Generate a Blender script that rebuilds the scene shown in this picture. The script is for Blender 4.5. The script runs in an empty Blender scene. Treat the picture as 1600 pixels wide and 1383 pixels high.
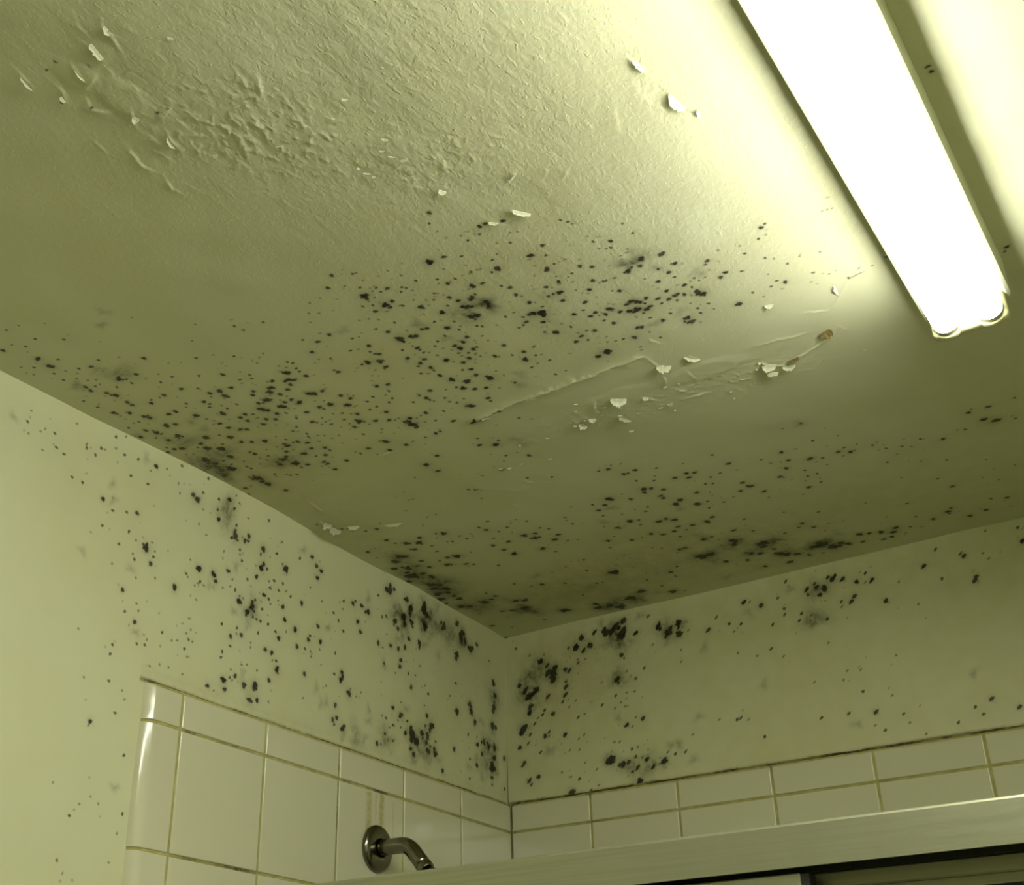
import bpy, bmesh, math, random
import numpy as np
from mathutils import Vector, Matrix

random.seed(4)
rng = np.random.default_rng(11)
S = bpy.context.scene
COL = S.collection
H = 2.35                      # ceiling height; wall corner of the tiles at x=0, y=0
W = 0.1524                    # tile pitch

# ------------------------------------------------------------ camera
cam_d = bpy.data.cameras.new('camera')
cam = bpy.data.objects.new('camera', cam_d)
COL.objects.link(cam)
F_PX = 1904.5332817994838
CX, CY = 800 - 102.54145685453949, 691.5 + 59.11339464576316
Rm = Matrix(((0.82462312, 0.56566223, -0.00479135),
             (-0.26373472, 0.37695208, -0.88789139),
             (-0.50044051, 0.73343941, 0.46002817)))
rt, dn, fw = Rm[0].normalized(), Rm[1].normalized(), Rm[2].normalized()
M = Matrix((( rt[0], -dn[0], -fw[0], 1.08469291),
            ( rt[1], -dn[1], -fw[1], -1.77749581),
            ( rt[2], -dn[2], -fw[2], H - 0.7594328),
            (0, 0, 0, 1)))
cam.matrix_world = M
cam_d.sensor_fit = 'HORIZONTAL'
cam_d.sensor_width = 36.0
cam_d.lens = 36.0 * F_PX / 1600.0
cam_d.shift_x = (800 - CX) / 1600.0
cam_d.shift_y = (CY - 691.5) / 1600.0
cam_d.clip_start = 0.02
S.camera = cam

# ------------------------------------------------------------ world, exposure
wd = bpy.data.worlds.new('world'); S.world = wd
wd.use_nodes = True
wd.node_tree.nodes['Background'].inputs[0].default_value = (0.8, 0.85, 0.7, 1)
wd.node_tree.nodes['Background'].inputs[1].default_value = 0.02
S.view_settings.view_transform = 'Standard'
S.view_settings.look = 'None'
S.view_settings.gamma = 1.0
S.view_settings.use_curve_mapping = False
S.view_settings.exposure = -0.54
TUBE_STRENGTH = 60.0
S.cycles.max_bounces = 8
S.cycles.diffuse_bounces = 5
S.cycles.use_denoising = True

# ------------------------------------------------------------ tables measured on the surfaces (0.1 mm)
SPOTS_C = "1456,-10088,21,2 1955,-9765,15,1 2347,-9561,14,1 1006,-10360,15,1 1244,-10269,11,0 832,-10315,21,2 857,-10236,44,6 688,-10372,15,1 596,-10311,11,0 507,-10247,11,0 580,-10144,11,0 413,-10167,45,6 355,-10126,45,6 665,-10098,11,0 448,-10062,22,2 433,-9973,22,2 551,-10006,15,1 625,-10003,11,0 889,-9948,30,3 992,-10035,104,7 959,-9899,15,1 950,-9806,15,1 1131,-9906,22,2 1351,-9766,11,0 1443,-9639,15,1 1247,-9627,15,1 744,-9848,15,1 546,-9828,22,2 592,-9730,31,3 183,-9864,15,1 278,-9712,12,0 212,-9672,15,1 587,-9544,22,2 590,-9467,22,2 266,-9471,23,2 282,-9432,16,1 274,-9367,12,0 400,-9384,12,0 421,-9349,23,2 864,-9416,15,1 808,-9363,22,2 1068,-9405,22,2 989,-9399,11,0 1717,-9476,15,1 1963,-9343,22,2 2057,-9150,15,1 2017,-9081,11,0 2176,-9273,11,0 2219,-9164,15,1 2186,-9091,15,1 1848,-9079,22,2 1686,-9106,30,3 1661,-8990,31,3 1548,-9130,22,2 1503,-9060,11,0 1341,-9390,22,2 1510,-9288,15,1 1354,-9029,22,2 1380,-8954,15,1 1326,-8902,16,1 1148,-9116,15,1 1089,-9060,12,0 1646,-8768,15,1 2010,-8867,22,2 1948,-8811,22,2 1473,-8844,12,0 1483,-8761,16,1 1347,-8696,31,3 1050,-8853,31,3 790,-9059,23,2 908,-9058,23,2 1100,-8719,16,1 1142,-8636,12,0 1076,-8574,12,0 1155,-8544,23,2 890,-8776,47,6 535,-9128,31,3 498,-9192,23,2 572,-8878,32,3 685,-8843,23,2 351,-9134,16,1 277,-9150,12,0 135,-9103,16,1 262,-8941,23,2 332,-8825,32,3 372,-8771,16,1 231,-8739,16,1 512,-8618,32,3 544,-8576,16,1 762,-8405,32,3 1019,-8218,32,3 945,-8334,16,1 1168,-8408,23,2 1259,-8289,23,2 1327,-8242,23,2 1567,-8535,23,2 1649,-8484,16,1 1465,-8510,23,2 1482,-8399,23,2 908,-8564,48,6 327,-8614,24,2 259,-8559,12,0 87,-8858,23,2 72,-8925,48,6 159,-8483,16,1 213,-8398,24,2 317,-8352,33,3 77,-8383,24,2 597,-8311,24,2 498,-8265,16,1 585,-8185,33,3 715,-8074,44,4 812,-8142,16,1 1049,-8045,24,2 1158,-7969,24,2 959,-7786,17,1 976,-7715,24,2 672,-7828,33,3 327,-8169,12,0 239,-8210,12,0 327,-7949,44,4 366,-7800,24,2 508,-7802,17,1 522,-7670,17,1 448,-7557,45,4 432,-7609,34,3 266,-7663,85,8 283,-7837,84,8 225,-7482,86,8 85,-7769,51,6 715,-7637,13,0 644,-7502,17,1 655,-7433,17,1 468,-7257,17,1 495,-7187,35,3 196,-7048,25,2 310,-7056,13,0 109,-6886,18,1 287,-7752,119,7 212,-8009,117,7 607,-7973,116,7 455,-8468,114,7 2769,-10004,14,1 2797,-9892,14,1 3079,-9884,14,1 3496,-9589,10,0 3200,-9371,14,1 3307,-9241,21,2 3502,-9280,20,2 3437,-9362,11,0 3118,-9115,21,2 3082,-8954,11,0 3201,-8885,15,1 3677,-9246,42,6 3656,-9067,14,1 3735,-9049,11,0 3982,-9062,14,1 3942,-9302,10,0 4219,-9041,14,1 4053,-8939,20,2 4238,-8835,11,0 4079,-8752,38,4 3713,-8842,21,2 3484,-8883,14,1 3574,-8856,11,0 3651,-8738,14,1 3667,-8672,14,1 3704,-8641,21,2 3616,-8527,29,3 3969,-8557,14,1 3917,-8387,21,2 3490,-8565,29,3 3410,-8578,15,1 3610,-8383,21,2 3572,-8366,15,1 3463,-8395,11,0 3069,-8660,15,1 3082,-8604,21,2 2656,-9416,11,0 2566,-9380,11,0 2464,-9308,11,0 2757,-9119,15,1 2790,-9066,15,1 2670,-9038,11,0 2621,-9113,11,0 2746,-8954,15,1 2730,-8878,15,1 2589,-8957,30,3 2570,-9002,11,0 2727,-8757,22,2 2499,-8820,30,3 2561,-8771,22,2 2343,-8909,22,2 2284,-8931,11,0 2454,-8719,22,2 2223,-8808,30,3 2357,-8656,22,2 2155,-8734,30,3 2120,-8758,15,1 2215,-8629,22,2 2252,-8550,11,0 2103,-8687,11,0 1988,-8633,31,3 2033,-8608,22,2 2245,-8460,22,2 2130,-8534,12,0 2144,-8463,22,2 2284,-8358,31,3 1876,-8636,22,2 1927,-8607,15,1 1802,-8533,31,3 1828,-8487,23,2 1860,-8447,23,2 2023,-8430,22,2 2069,-8395,31,3 1898,-8326,23,2 1998,-8270,16,1 2208,-8134,23,2 1702,-8303,23,2 1797,-8234,23,2 1637,-8384,12,0 2022,-8105,16,1 1587,-8226,23,2 1707,-8127,12,0 2495,-8440,30,3 2551,-8401,30,3 2668,-8392,22,2 2787,-8193,22,2 2846,-8078,22,2 2912,-8106,11,0 3264,-8109,22,2 3395,-8066,22,2 3320,-7948,15,1 3235,-7897,11,0 3087,-7950,15,1 2967,-7905,15,1 3259,-7797,15,1 3174,-7744,15,1 2988,-7747,16,1 2875,-7739,16,1 2797,-7904,12,0 2724,-7975,31,3 2558,-8098,31,3 2543,-8212,12,0 2411,-8132,23,2 2426,-8070,16,1 2445,-7916,12,0 2548,-7862,16,1 2688,-7743,23,2 2626,-7790,12,0 3010,-7585,23,2 2473,-7729,16,1 2603,-7592,32,3 2642,-7554,16,1 2775,-7490,23,2 2927,-7413,23,2 2991,-7375,12,0 3050,-7388,12,0 2119,-7919,23,2 2151,-7872,16,1 2273,-7919,12,0 2270,-7734,16,1 2249,-7821,12,0 2175,-7801,12,0 1886,-7947,16,1 1776,-7888,16,1 2464,-7519,23,2 2461,-7611,12,0 2661,-7468,12,0 2447,-7315,16,1 2722,-7290,12,0 2670,-7234,12,0 3107,-7258,32,3 1311,-7890,33,3 1502,-7901,12,0 1557,-7768,16,1 1590,-7668,16,1 1647,-7641,24,2 1468,-7639,33,3 1875,-7734,16,1 1840,-7665,16,1 1731,-7551,24,2 1668,-7402,24,2 1821,-7314,24,2 1827,-7224,17,1 1876,-7488,12,0 2021,-7568,12,0 1957,-7621,12,0 2057,-7457,12,0 2170,-7464,12,0 2083,-7278,12,0 2575,-7007,33,3 2516,-7068,12,0 2553,-7042,12,0 2275,-6989,24,2 2478,-6796,24,2 2741,-6807,16,1 2101,-6934,17,1 2274,-6793,12,0 2074,-7000,12,0 1825,-6874,24,2 1502,-7353,33,3 1351,-7525,24,2 1362,-7615,12,0 1455,-7512,12,0 1337,-7691,12,0 1180,-7715,12,0 1083,-7574,17,1 1257,-7425,24,2 1172,-7380,34,3 1043,-7299,34,3 1049,-7377,17,1 1227,-7211,45,4 1221,-7072,17,1 1344,-7089,24,2 1581,-7206,17,1 1700,-7155,24,2 1559,-7020,24,2 1566,-6954,24,2 1464,-6943,13,0 1547,-6769,25,2 798,-7129,17,1 918,-7024,13,0 946,-6979,17,1 1034,-6951,17,1 536,-7172,46,4 537,-7257,17,1 897,-7360,51,6 840,-7461,13,0 953,-7585,13,0 990,-7499,13,0 1137,-7335,118,7 4323,-9780,13,1 4458,-9681,13,1 4390,-9657,10,0 4453,-9596,13,1 4542,-9603,19,2 4675,-9531,13,1 4703,-9491,13,1 4622,-9470,13,1 4730,-9416,10,0 4268,-9640,35,4 4336,-9549,10,0 4245,-9534,10,0 4444,-9388,20,2 4341,-9367,36,4 4235,-9449,14,1 4137,-9496,14,1 4460,-9271,10,0 4484,-9250,14,1 4186,-9337,20,2 4285,-9260,10,0 4115,-9196,10,0 4039,-9268,10,0 4637,-9266,10,0 4620,-9107,27,3 4883,-9238,13,1 4809,-9142,13,1 5096,-9301,19,2 5019,-9354,10,0 4965,-9083,20,2 5010,-8981,20,2 5281,-9126,27,3 5393,-9099,19,2 5160,-8942,27,3 5223,-8981,13,1 5527,-8951,13,1 5587,-8876,19,2 5572,-8733,19,2 5608,-8677,10,0 5903,-8676,19,2 5619,-8536,20,2 5667,-8503,10,0 5841,-8520,40,6 5234,-8746,68,8 5239,-8796,27,3 5230,-8723,27,3 4987,-8865,20,2 5032,-8841,27,3 5065,-8810,20,2 4975,-8766,96,7 4953,-8659,28,3 5028,-8648,28,3 4975,-8590,14,1 4868,-8969,14,1 4745,-8894,27,3 4802,-8764,41,6 4757,-8686,14,1 4580,-8804,14,1 4420,-8921,42,6 4402,-8850,42,6 4387,-8762,20,2 4440,-8745,20,2 4628,-8629,28,3 4768,-8573,10,0 4714,-8521,14,1 4917,-8478,14,1 4961,-8438,14,1 5269,-8448,14,1 5379,-8466,10,0 5548,-8348,27,3 5502,-8346,20,2 5629,-8303,48,5 5696,-8398,14,1 5557,-8143,20,2 5423,-8341,14,1 5405,-8243,20,2 5343,-8209,14,1 5282,-8190,14,1 5475,-7968,14,1 4203,-8726,20,2 4250,-8696,28,3 4520,-8514,14,1 4515,-8460,43,6 4708,-8360,21,2 4618,-8301,21,2 4864,-8288,11,0 4872,-8182,11,0 4389,-8469,14,1 4315,-8410,14,1 4499,-8293,21,2 4521,-8222,29,3 4457,-8147,14,1 4455,-8083,11,0 4638,-8125,21,2 4694,-8137,14,1 4551,-8091,14,1 4613,-8038,11,0 4628,-7962,11,0 4500,-7997,21,2 4962,-8000,21,2 4765,-7873,21,2 4798,-7835,11,0 4938,-7782,14,1 5081,-7764,21,2 5010,-7620,29,3 5158,-7629,14,1 5217,-7609,11,0 5223,-7786,14,1 4111,-8560,11,0 4130,-8494,21,2 4133,-8447,14,1 4135,-8380,14,1 4185,-8343,11,0 4062,-8263,21,2 3978,-8223,21,2 3921,-8186,15,1 4229,-8246,14,1 4254,-8107,29,3 4307,-8034,11,0 4392,-7959,21,2 4391,-7795,21,2 4300,-7834,15,1 4023,-8083,21,2 4022,-8015,15,1 3860,-8046,15,1 3923,-8002,11,0 4019,-7888,22,2 4085,-7740,30,3 4371,-7661,22,2 4218,-7615,30,3 4473,-7517,40,4 4636,-7474,11,0 4611,-7605,11,0 4808,-7395,45,6 4661,-7274,15,1 4680,-7212,45,6 4994,-7447,15,1 5092,-7477,11,0 4040,-7577,15,1 4089,-7510,30,3 4196,-7419,22,2 4320,-7365,22,2 4448,-7276,11,0 3737,-7689,22,2 3907,-7604,11,0 3565,-7669,15,1 3607,-7579,22,2 3618,-7521,15,1 3641,-7471,12,0 3791,-7458,15,1 3787,-7352,15,1 3850,-7284,15,1 3968,-7311,12,0 4213,-7156,22,2 4202,-7080,15,1 3422,-7589,15,1 3944,-7122,31,3 3908,-7147,22,2 3607,-7211,16,1 3402,-7302,23,2 3315,-7282,12,0 3171,-7310,23,2 3100,-7173,42,4 3138,-7099,16,1 3238,-7264,12,0 3272,-7132,12,0 3395,-7082,16,1 3571,-6949,23,2 3767,-6787,32,3 3858,-6777,23,2 4100,-6839,16,1 4177,-6838,23,2 3219,-6821,23,2 3288,-6828,16,1 3056,-6822,16,1 2738,-6796,24,2 2852,-6824,12,0 4271,-6542,16,1 4384,-6428,12,0 3571,-6405,16,1 3494,-6237,24,2 3673,-6124,33,3 3757,-6199,16,1 3935,-6094,49,6 3957,-5925,49,6 5585,-10328,18,2 5497,-10203,12,1 5492,-10061,9,0 5644,-9870,9,0 5658,-9774,13,1 5867,-9884,18,2 5936,-9891,18,2 6094,-9824,18,2 5805,-9788,12,1 5982,-9508,13,1 5868,-9575,9,0 6063,-9638,9,0 6125,-9610,9,0 6555,-9523,12,1 6603,-9460,12,1 6624,-9413,9,0 7026,-9141,12,1 6658,-9165,9,0 6663,-9061,13,1 6808,-8971,18,2 6762,-8878,13,1 6717,-8890,10,0 6660,-8930,10,0 6220,-9293,18,2 6046,-9214,26,3 6169,-9136,13,1 5153,-9705,34,4 5318,-9696,19,2 5469,-9602,13,1 5775,-9429,10,0 5686,-9373,13,1 5662,-9223,26,3 5203,-9530,10,0 5404,-9330,13,1 5473,-9322,10,0 5510,-9317,10,0 5573,-9204,13,1 6170,-8970,13,1 6065,-8931,26,3 6364,-8791,19,2 6458,-8710,19,2 6299,-8975,10,0 6238,-8730,13,1 6057,-8683,19,2 6082,-8777,10,0 6178,-8698,10,0 4212,-10106,19,2 4045,-9966,19,2 4405,-10004,13,1 4443,-9998,10,0 4425,-9859,10,0 4211,-9892,10,0 4456,-9679,10,0 4453,-9597,10,0 4790,-9696,10,0 4859,-9537,13,1 5049,-9425,13,1 5205,-9325,13,1 5094,-9298,10,0 4727,-9841,10,0 6175,-8601,10,0 6358,-8494,13,1 6438,-8427,13,1 6559,-8416,10,0 3721,-9870,10,0 3591,-9731,10,0 3682,-9668,10,0 3868,-9876,10,0 7041,-8956,12,1 7128,-8494,26,3 7173,-8283,19,2 7140,-8297,10,0 7060,-8184,19,2 7075,-8080,13,1 6904,-8112,19,2 6811,-8227,10,0 6883,-8762,10,0 6847,-8717,10,0 6906,-8688,38,6 6781,-8705,10,0 7007,-8572,38,6 6923,-8536,26,3 6865,-8445,19,2 6792,-8556,65,8 6728,-8443,26,3 6786,-8476,13,1 6982,-8315,39,6 6993,-8296,13,1 7457,-8129,19,2 7418,-8084,13,1 7613,-8220,10,0 7532,-7848,19,2 7459,-7801,19,2 7265,-8021,39,6 7231,-7946,13,1 7255,-7880,10,0 7321,-7983,39,6 7327,-7892,10,0 7101,-7895,19,2 7147,-7818,13,1 6904,-7910,19,2 6438,-8229,10,0 6500,-8186,19,2 6253,-8384,19,2 6136,-8457,10,0 6355,-8501,19,2 6396,-8428,10,0 6469,-8422,13,1 6561,-8412,13,1 5932,-8375,20,2 5975,-8519,27,3 5904,-8529,13,1 5841,-8521,13,1 6111,-8216,20,2 6027,-8103,14,1 5908,-8091,20,2 6112,-7990,20,2 6038,-7961,20,2 6117,-7919,10,0 6264,-7964,27,3 6285,-7936,20,2 6186,-7898,20,2 6120,-7808,14,1 6182,-7704,20,2 6334,-7849,20,2 6418,-7804,27,3 6507,-7782,36,4 6452,-7927,20,2 6513,-7950,27,3 6560,-7917,27,3 6586,-7886,20,2 6672,-7917,20,2 6619,-7837,14,1 6771,-7835,20,2 6765,-7735,14,1 6860,-7760,20,2 6945,-7779,27,3 7030,-7741,19,2 6924,-7690,13,1 7163,-7705,35,4 7200,-7641,27,3 6586,-7727,27,3 6642,-7755,20,2 6530,-7686,14,1 6553,-7567,14,1 6641,-7445,20,2 6536,-7435,42,6 6355,-7478,20,2 6398,-7462,20,2 6244,-7329,28,3 6427,-7330,11,0 6129,-7372,14,1 5945,-7694,20,2 5872,-7744,14,1 5765,-7903,14,1 5773,-7680,20,2 5798,-7574,14,1 5669,-7615,21,2 5771,-7758,11,0 5710,-8011,10,0 5575,-7901,28,3 5475,-7964,11,0 5852,-7246,38,4 5733,-7215,29,3 5237,-7455,15,1 5146,-7161,15,1 5282,-7161,11,0 6765,-7514,14,1 7043,-7436,14,1 7033,-7336,14,1 7173,-7451,14,1 7181,-7326,10,0 7016,-7560,10,0 6878,-7484,41,6 6872,-7334,28,3 6873,-7243,28,3 6919,-7252,14,1 6479,-7166,14,1 6213,-7119,11,0 5954,-7416,11,0 6042,-7384,11,0 8095,-8307,18,2 8149,-8343,12,1 8011,-8162,13,1 8667,-8216,9,0 8714,-8211,9,0 8760,-8204,9,0 7811,-8022,13,1 7820,-8162,9,0 7952,-7838,13,1 8022,-7777,10,0 8105,-7625,13,1 8247,-7672,10,0 8441,-7623,10,0 8269,-7338,13,1 8397,-7228,10,0 8199,-7201,10,0 7676,-7770,13,1 7911,-7414,13,1 7828,-7355,13,1 7975,-7345,19,2 7631,-7365,13,1 7433,-7266,27,3 7699,-7232,10,0 7878,-7569,10,0 8961,-7175,13,1 8678,-7154,10,0 8803,-7119,10,0 8546,-7063,13,1 7075,-4397,16,1 7345,-3807,12,0 1888,-5686,13,0 1792,-5443,13,0 1857,-5435,13,0 1561,-5190,14,0 1696,-4855,14,0 1846,-4854,14,0 1482,-4652,14,0 2676,-5260,18,1 2745,-5202,18,1 2790,-5196,13,0 2669,-4923,13,0 862,-4961,27,2 688,-4996,19,1 1021,-5088,14,0 743,-4570,28,2 790,-4405,19,1 920,-4313,39,3 965,-4270,19,1 1202,-4355,28,2 1106,-4231,38,3 1483,-4334,19,1 1419,-4214,14,0 1579,-4267,38,3 907,-4067,28,2 856,-4102,19,1 1196,-4029,19,1 1145,-3819,20,1 1473,-4016,14,0 1540,-3980,19,1 1731,-4072,19,1 1766,-3930,19,1 1912,-4033,14,0 268,-4404,28,2 429,-4445,15,0 247,-4155,15,0 543,-4010,39,3 620,-3937,39,3 382,-3881,53,4 200,-3664,40,3 398,-3544,53,4 738,-3663,29,2 574,-3532,29,2 704,-3395,29,2 239,-3288,71,5 310,-3238,54,4 486,-3250,41,3 516,-3060,41,3 98,-3113,41,3 1145,-3537,29,2 1294,-3496,52,4 991,-3311,40,3 1043,-3275,20,1 1251,-3174,29,2 1341,-3098,20,1 971,-3500,20,1 1550,-3492,15,0 337,-2786,55,4 429,-2706,41,3 274,-2639,55,4 429,-2530,55,4 186,-2414,56,4 348,-2373,42,3 115,-2193,56,4 56,-1988,31,2 346,-2030,43,3 356,-2185,31,2 591,-2767,21,1 185,-1708,57,4 289,-1635,43,3 622,-1665,57,4 781,-1702,31,2 548,-1717,21,1 908,-1796,31,2 853,-1981,21,1 369,-1463,65,6 266,-1264,66,6 765,-1030,32,2 615,-1096,32,2 976,-997,109,8 976,-997,58,4 1015,-815,109,8 1067,-1389,43,3 1186,-1321,43,3 988,-1519,64,6 1459,-517,44,3 1555,-474,32,2 83,-586,33,2 991,-315,22,1 538,-795,17,0 332,-328,17,0 2345,-4261,19,1 2127,-4154,19,1 2170,-4026,27,2 2292,-3871,19,1 2471,-3930,19,1 2588,-4018,14,0 2705,-4076,14,0 2810,-3935,19,1 2437,-3735,14,0 2522,-3547,38,3 2613,-3365,38,3 2699,-3510,27,2 2858,-3641,19,1 2943,-3530,19,1 2830,-3153,38,3 2956,-3272,28,2 2964,-3000,19,1 2503,-2958,39,3 2614,-2757,20,1 2054,-3056,39,3 2224,-3488,28,2 1953,-3498,28,2 2106,-3720,19,1 2007,-3276,28,2 1634,-2840,20,1 3331,-3731,18,1 3314,-3481,19,1 3298,-3632,14,0 3569,-3977,14,0 1798,-1779,30,2 2119,-1589,21,1 1609,-1807,21,1 1443,-2064,21,1 2443,-2140,15,0 2159,-2074,15,0 1899,-2122,61,6 522,-3911,138,7 379,-3425,142,7 323,-3127,143,7 297,-2516,105,8 422,-2851,144,7 343,-2267,148,7 260,-1655,152,7 572,-1587,151,7 598,-2796,144,7 4402,-4715,17,1 4532,-4691,25,2 4612,-4766,13,0 4744,-4730,13,0 4646,-4459,25,2 4706,-4450,17,1 4822,-4479,25,2 5083,-4367,17,1 4970,-4184,13,0 4902,-4077,17,1 4703,-4201,17,1 4671,-3926,35,3 4639,-3833,26,2 4773,-3895,25,2 4897,-3769,25,2 4780,-3612,26,2 4782,-3528,26,2 5166,-3975,25,2 4386,-3743,26,2 4353,-3947,13,0 4137,-3918,47,4 3999,-3779,26,2 3857,-3878,18,1 3842,-3675,26,2 3813,-3478,18,1 4060,-3376,14,0 4037,-3646,54,6 4471,-3384,18,1 4383,-3269,18,1 4286,-3418,14,0 5830,-4260,17,1 5421,-4271,13,0 5908,-3907,25,2 6302,-3757,17,1 5712,-3727,17,1 5933,-3678,13,0 5344,-3995,25,2 5442,-3950,25,2 5324,-3864,25,2 5565,-3695,17,1 5422,-3550,17,1 5511,-3503,17,1 5221,-3390,26,2 5371,-3285,13,0 5850,-3291,25,2 5731,-3073,26,2 5907,-3127,35,3 5998,-2871,26,2 5408,-2887,18,1 5580,-2959,13,0 4946,-3326,36,3 4836,-3245,36,3 4826,-3066,54,6 5083,-3036,36,3 5232,-3047,18,1 5167,-2838,18,1 5424,-2184,19,1 4046,-3093,37,3 4172,-3061,19,1 4124,-2898,19,1 3785,-2993,27,2 3815,-2944,19,1 3726,-3262,56,6 3641,-3123,14,0 4394,-2849,37,3 4514,-2876,27,2 4592,-2767,37,3 4542,-2520,27,2 4422,-2403,27,2 4733,-2443,27,2 4590,-2343,19,1 4414,-2174,19,1 4238,-2386,28,2 4096,-2504,28,2 3758,-2456,28,2 3927,-2457,14,0 4951,-2431,37,3 5075,-2522,27,2 5156,-1917,27,2 5378,-1733,19,1 4665,-1880,38,3 4797,-1906,19,1 4849,-1751,14,0 4989,-1593,51,4 4955,-1436,39,3 5117,-1563,19,1 4794,-1519,15,0 4862,-1317,58,6 5319,-1211,68,5 5040,-975,39,3 4990,-1041,28,2 5164,-900,39,3 4599,-903,40,3 4398,-1300,69,5 4524,-1306,52,4 4310,-1330,40,3 4453,-1038,60,6 4206,-1747,28,2 4295,-1746,28,2 4126,-1648,15,0 3443,-2618,28,2 3351,-2378,19,1 3598,-2718,14,0 3102,-2947,14,0 3888,-2032,15,0 4000,-1935,15,0 3412,-2023,15,0 3422,-1858,15,0 2796,-2201,20,1 2642,-1817,20,1 3126,-1742,15,0 2984,-1490,54,4 2908,-1530,30,2 3377,-1200,15,0 3720,-1026,29,2 3711,-830,20,1 3893,-1171,20,1 3262,-940,21,1 2389,-1204,63,6 2530,-1281,21,1 2630,-1260,16,0 2103,-959,21,1 2969,-546,56,4 2752,-258,107,8 2719,-393,57,4 2635,-378,43,3 2215,-258,108,8 2249,-273,57,4 2020,-281,58,4 2352,-124,58,4 2071,-474,43,3 1483,-503,58,4 3399,-265,56,4 3347,-566,21,1 3158,-377,63,6 3575,-170,16,0 4367,-301,62,6 4696,-705,15,0 5033,-370,29,2 4897,-758,29,2 4975,-1483,135,7 5113,-1018,137,7 4452,-1294,138,7 4675,-2050,57,6 2353,-275,151,7 9408,-3543,15,1 9100,-3496,23,2 8861,-3473,23,2 8909,-3543,12,0 8973,-3212,32,3 9092,-3103,42,4 9309,-3025,16,1 8723,-3076,16,1 8635,-3111,12,0 8188,-3130,16,1 8428,-2979,24,2 7937,-3068,17,1 8040,-2996,12,0 7826,-2896,13,0 7753,-3127,17,1 7653,-2738,17,1 8024,-2509,13,0 8317,-2376,17,1 8746,-2094,13,0 8076,-1888,17,1 8180,-1541,25,2 8599,-1585,13,0 7681,-2196,13,0 7632,-3310,16,1 7704,-3361,12,0 7209,-3386,24,2 7313,-3458,17,1 7471,-3450,12,0 7340,-3294,24,2 7230,-3242,13,0 7403,-3309,12,0 7038,-3866,16,1 7044,-4394,48,6 6838,-4404,12,0 6597,-3802,24,2 6783,-3788,12,0 6849,-3420,34,3 6987,-3341,17,1 6974,-3123,13,0 6878,-3280,13,0 6594,-3539,24,2 6490,-3340,25,2 6490,-3552,13,0 6372,-3586,13,0 6672,-3139,17,1 6646,-2952,17,1 6776,-2955,17,1 6577,-2842,13,0 6548,-2637,26,2 6739,-2697,17,1 6335,-3157,25,2 6365,-3104,13,0 6407,-2474,13,0 5978,-2654,13,0 6394,-1814,18,1 5982,-2088,14,0 7509,-1345,18,1 7034,-1698,14,0 7489,-833,18,1 7675,-602,27,2 7919,-731,37,3 7980,-828,18,1 8142,-397,27,2 8379,-479,27,2 8314,-560,14,0 8524,-824,18,1 8716,-737,26,2 8701,-427,14,0 9028,-1717,13,0 8748,-1387,13,0 7144,-1075,14,0 6590,-1305,14,0 6385,-1354,14,0 6069,-1575,27,2 5980,-1476,19,1 6160,-1350,27,2 6257,-1133,14,0 6386,-929,57,6 6064,-732,97,8 5911,-682,97,8 5988,-668,51,4 6097,-670,51,4 6156,-526,68,5 6392,-502,39,3 6315,-595,39,3 6634,-718,38,3 6762,-666,28,2 6925,-604,38,3 6597,-436,28,2 6878,-317,28,2 7072,-486,38,3 7139,-627,38,3 7004,-344,28,2 7217,-362,14,0 7328,-531,19,1 7467,-434,14,0 5488,-1214,96,8 5318,-1240,51,4 5392,-927,28,2 5409,-714,52,4 5479,-640,52,4 5613,-546,39,3 5759,-411,29,2 5964,-364,20,1 5414,-314,40,3 5036,-377,20,1 5732,-1388,19,1 6163,-624,135,7 5510,-723,137,7 -47,66,34,2 661,-11350,14,1 845,-11334,10,0 775,-11058,14,1 1026,-10869,14,1 567,-11020,14,1 292,-11113,21,2 469,-11127,11,0 483,-10781,29,3 457,-10605,29,3 476,-10572,21,2 651,-10638,15,1 530,-10430,11,0 293,-10684,15,1 178,-10774,11,0 168,-10589,11,0 378,-10468,15,1 357,-10314,15,1 2444,-10267,10,0 2178,-10052,11,0 1966,-10737,10,0 1804,-10997,41,6 1586,-10832,42,6 1119,-11203,10,0 2889,-6325,24,2 2621,-6195,34,3 2645,-5951,25,2 2275,-5963,13,0 3652,-6119,24,2 3617,-5796,17,1 3772,-5774,12,0 3517,-5685,13,0 3857,-5615,24,2 3360,-5485,25,2 3513,-5083,17,1 3800,-4917,17,1 3058,-5500,13,0 533,-6965,46,4 606,-6679,26,2 519,-7070,35,3 304,-5474,27,2 460,-5272,19,1 545,-5238,19,1 636,-5166,19,1 253,-5593,19,1 9998,-9494,15,2 10005,-9422,15,2 9992,-6641,18,2 9960,-6577,13,1 4039,-13572,10,1 4166,-13593,10,1 4011,-13077,11,1 3848,-13262,11,1 4438,-12727,11,1"
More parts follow.
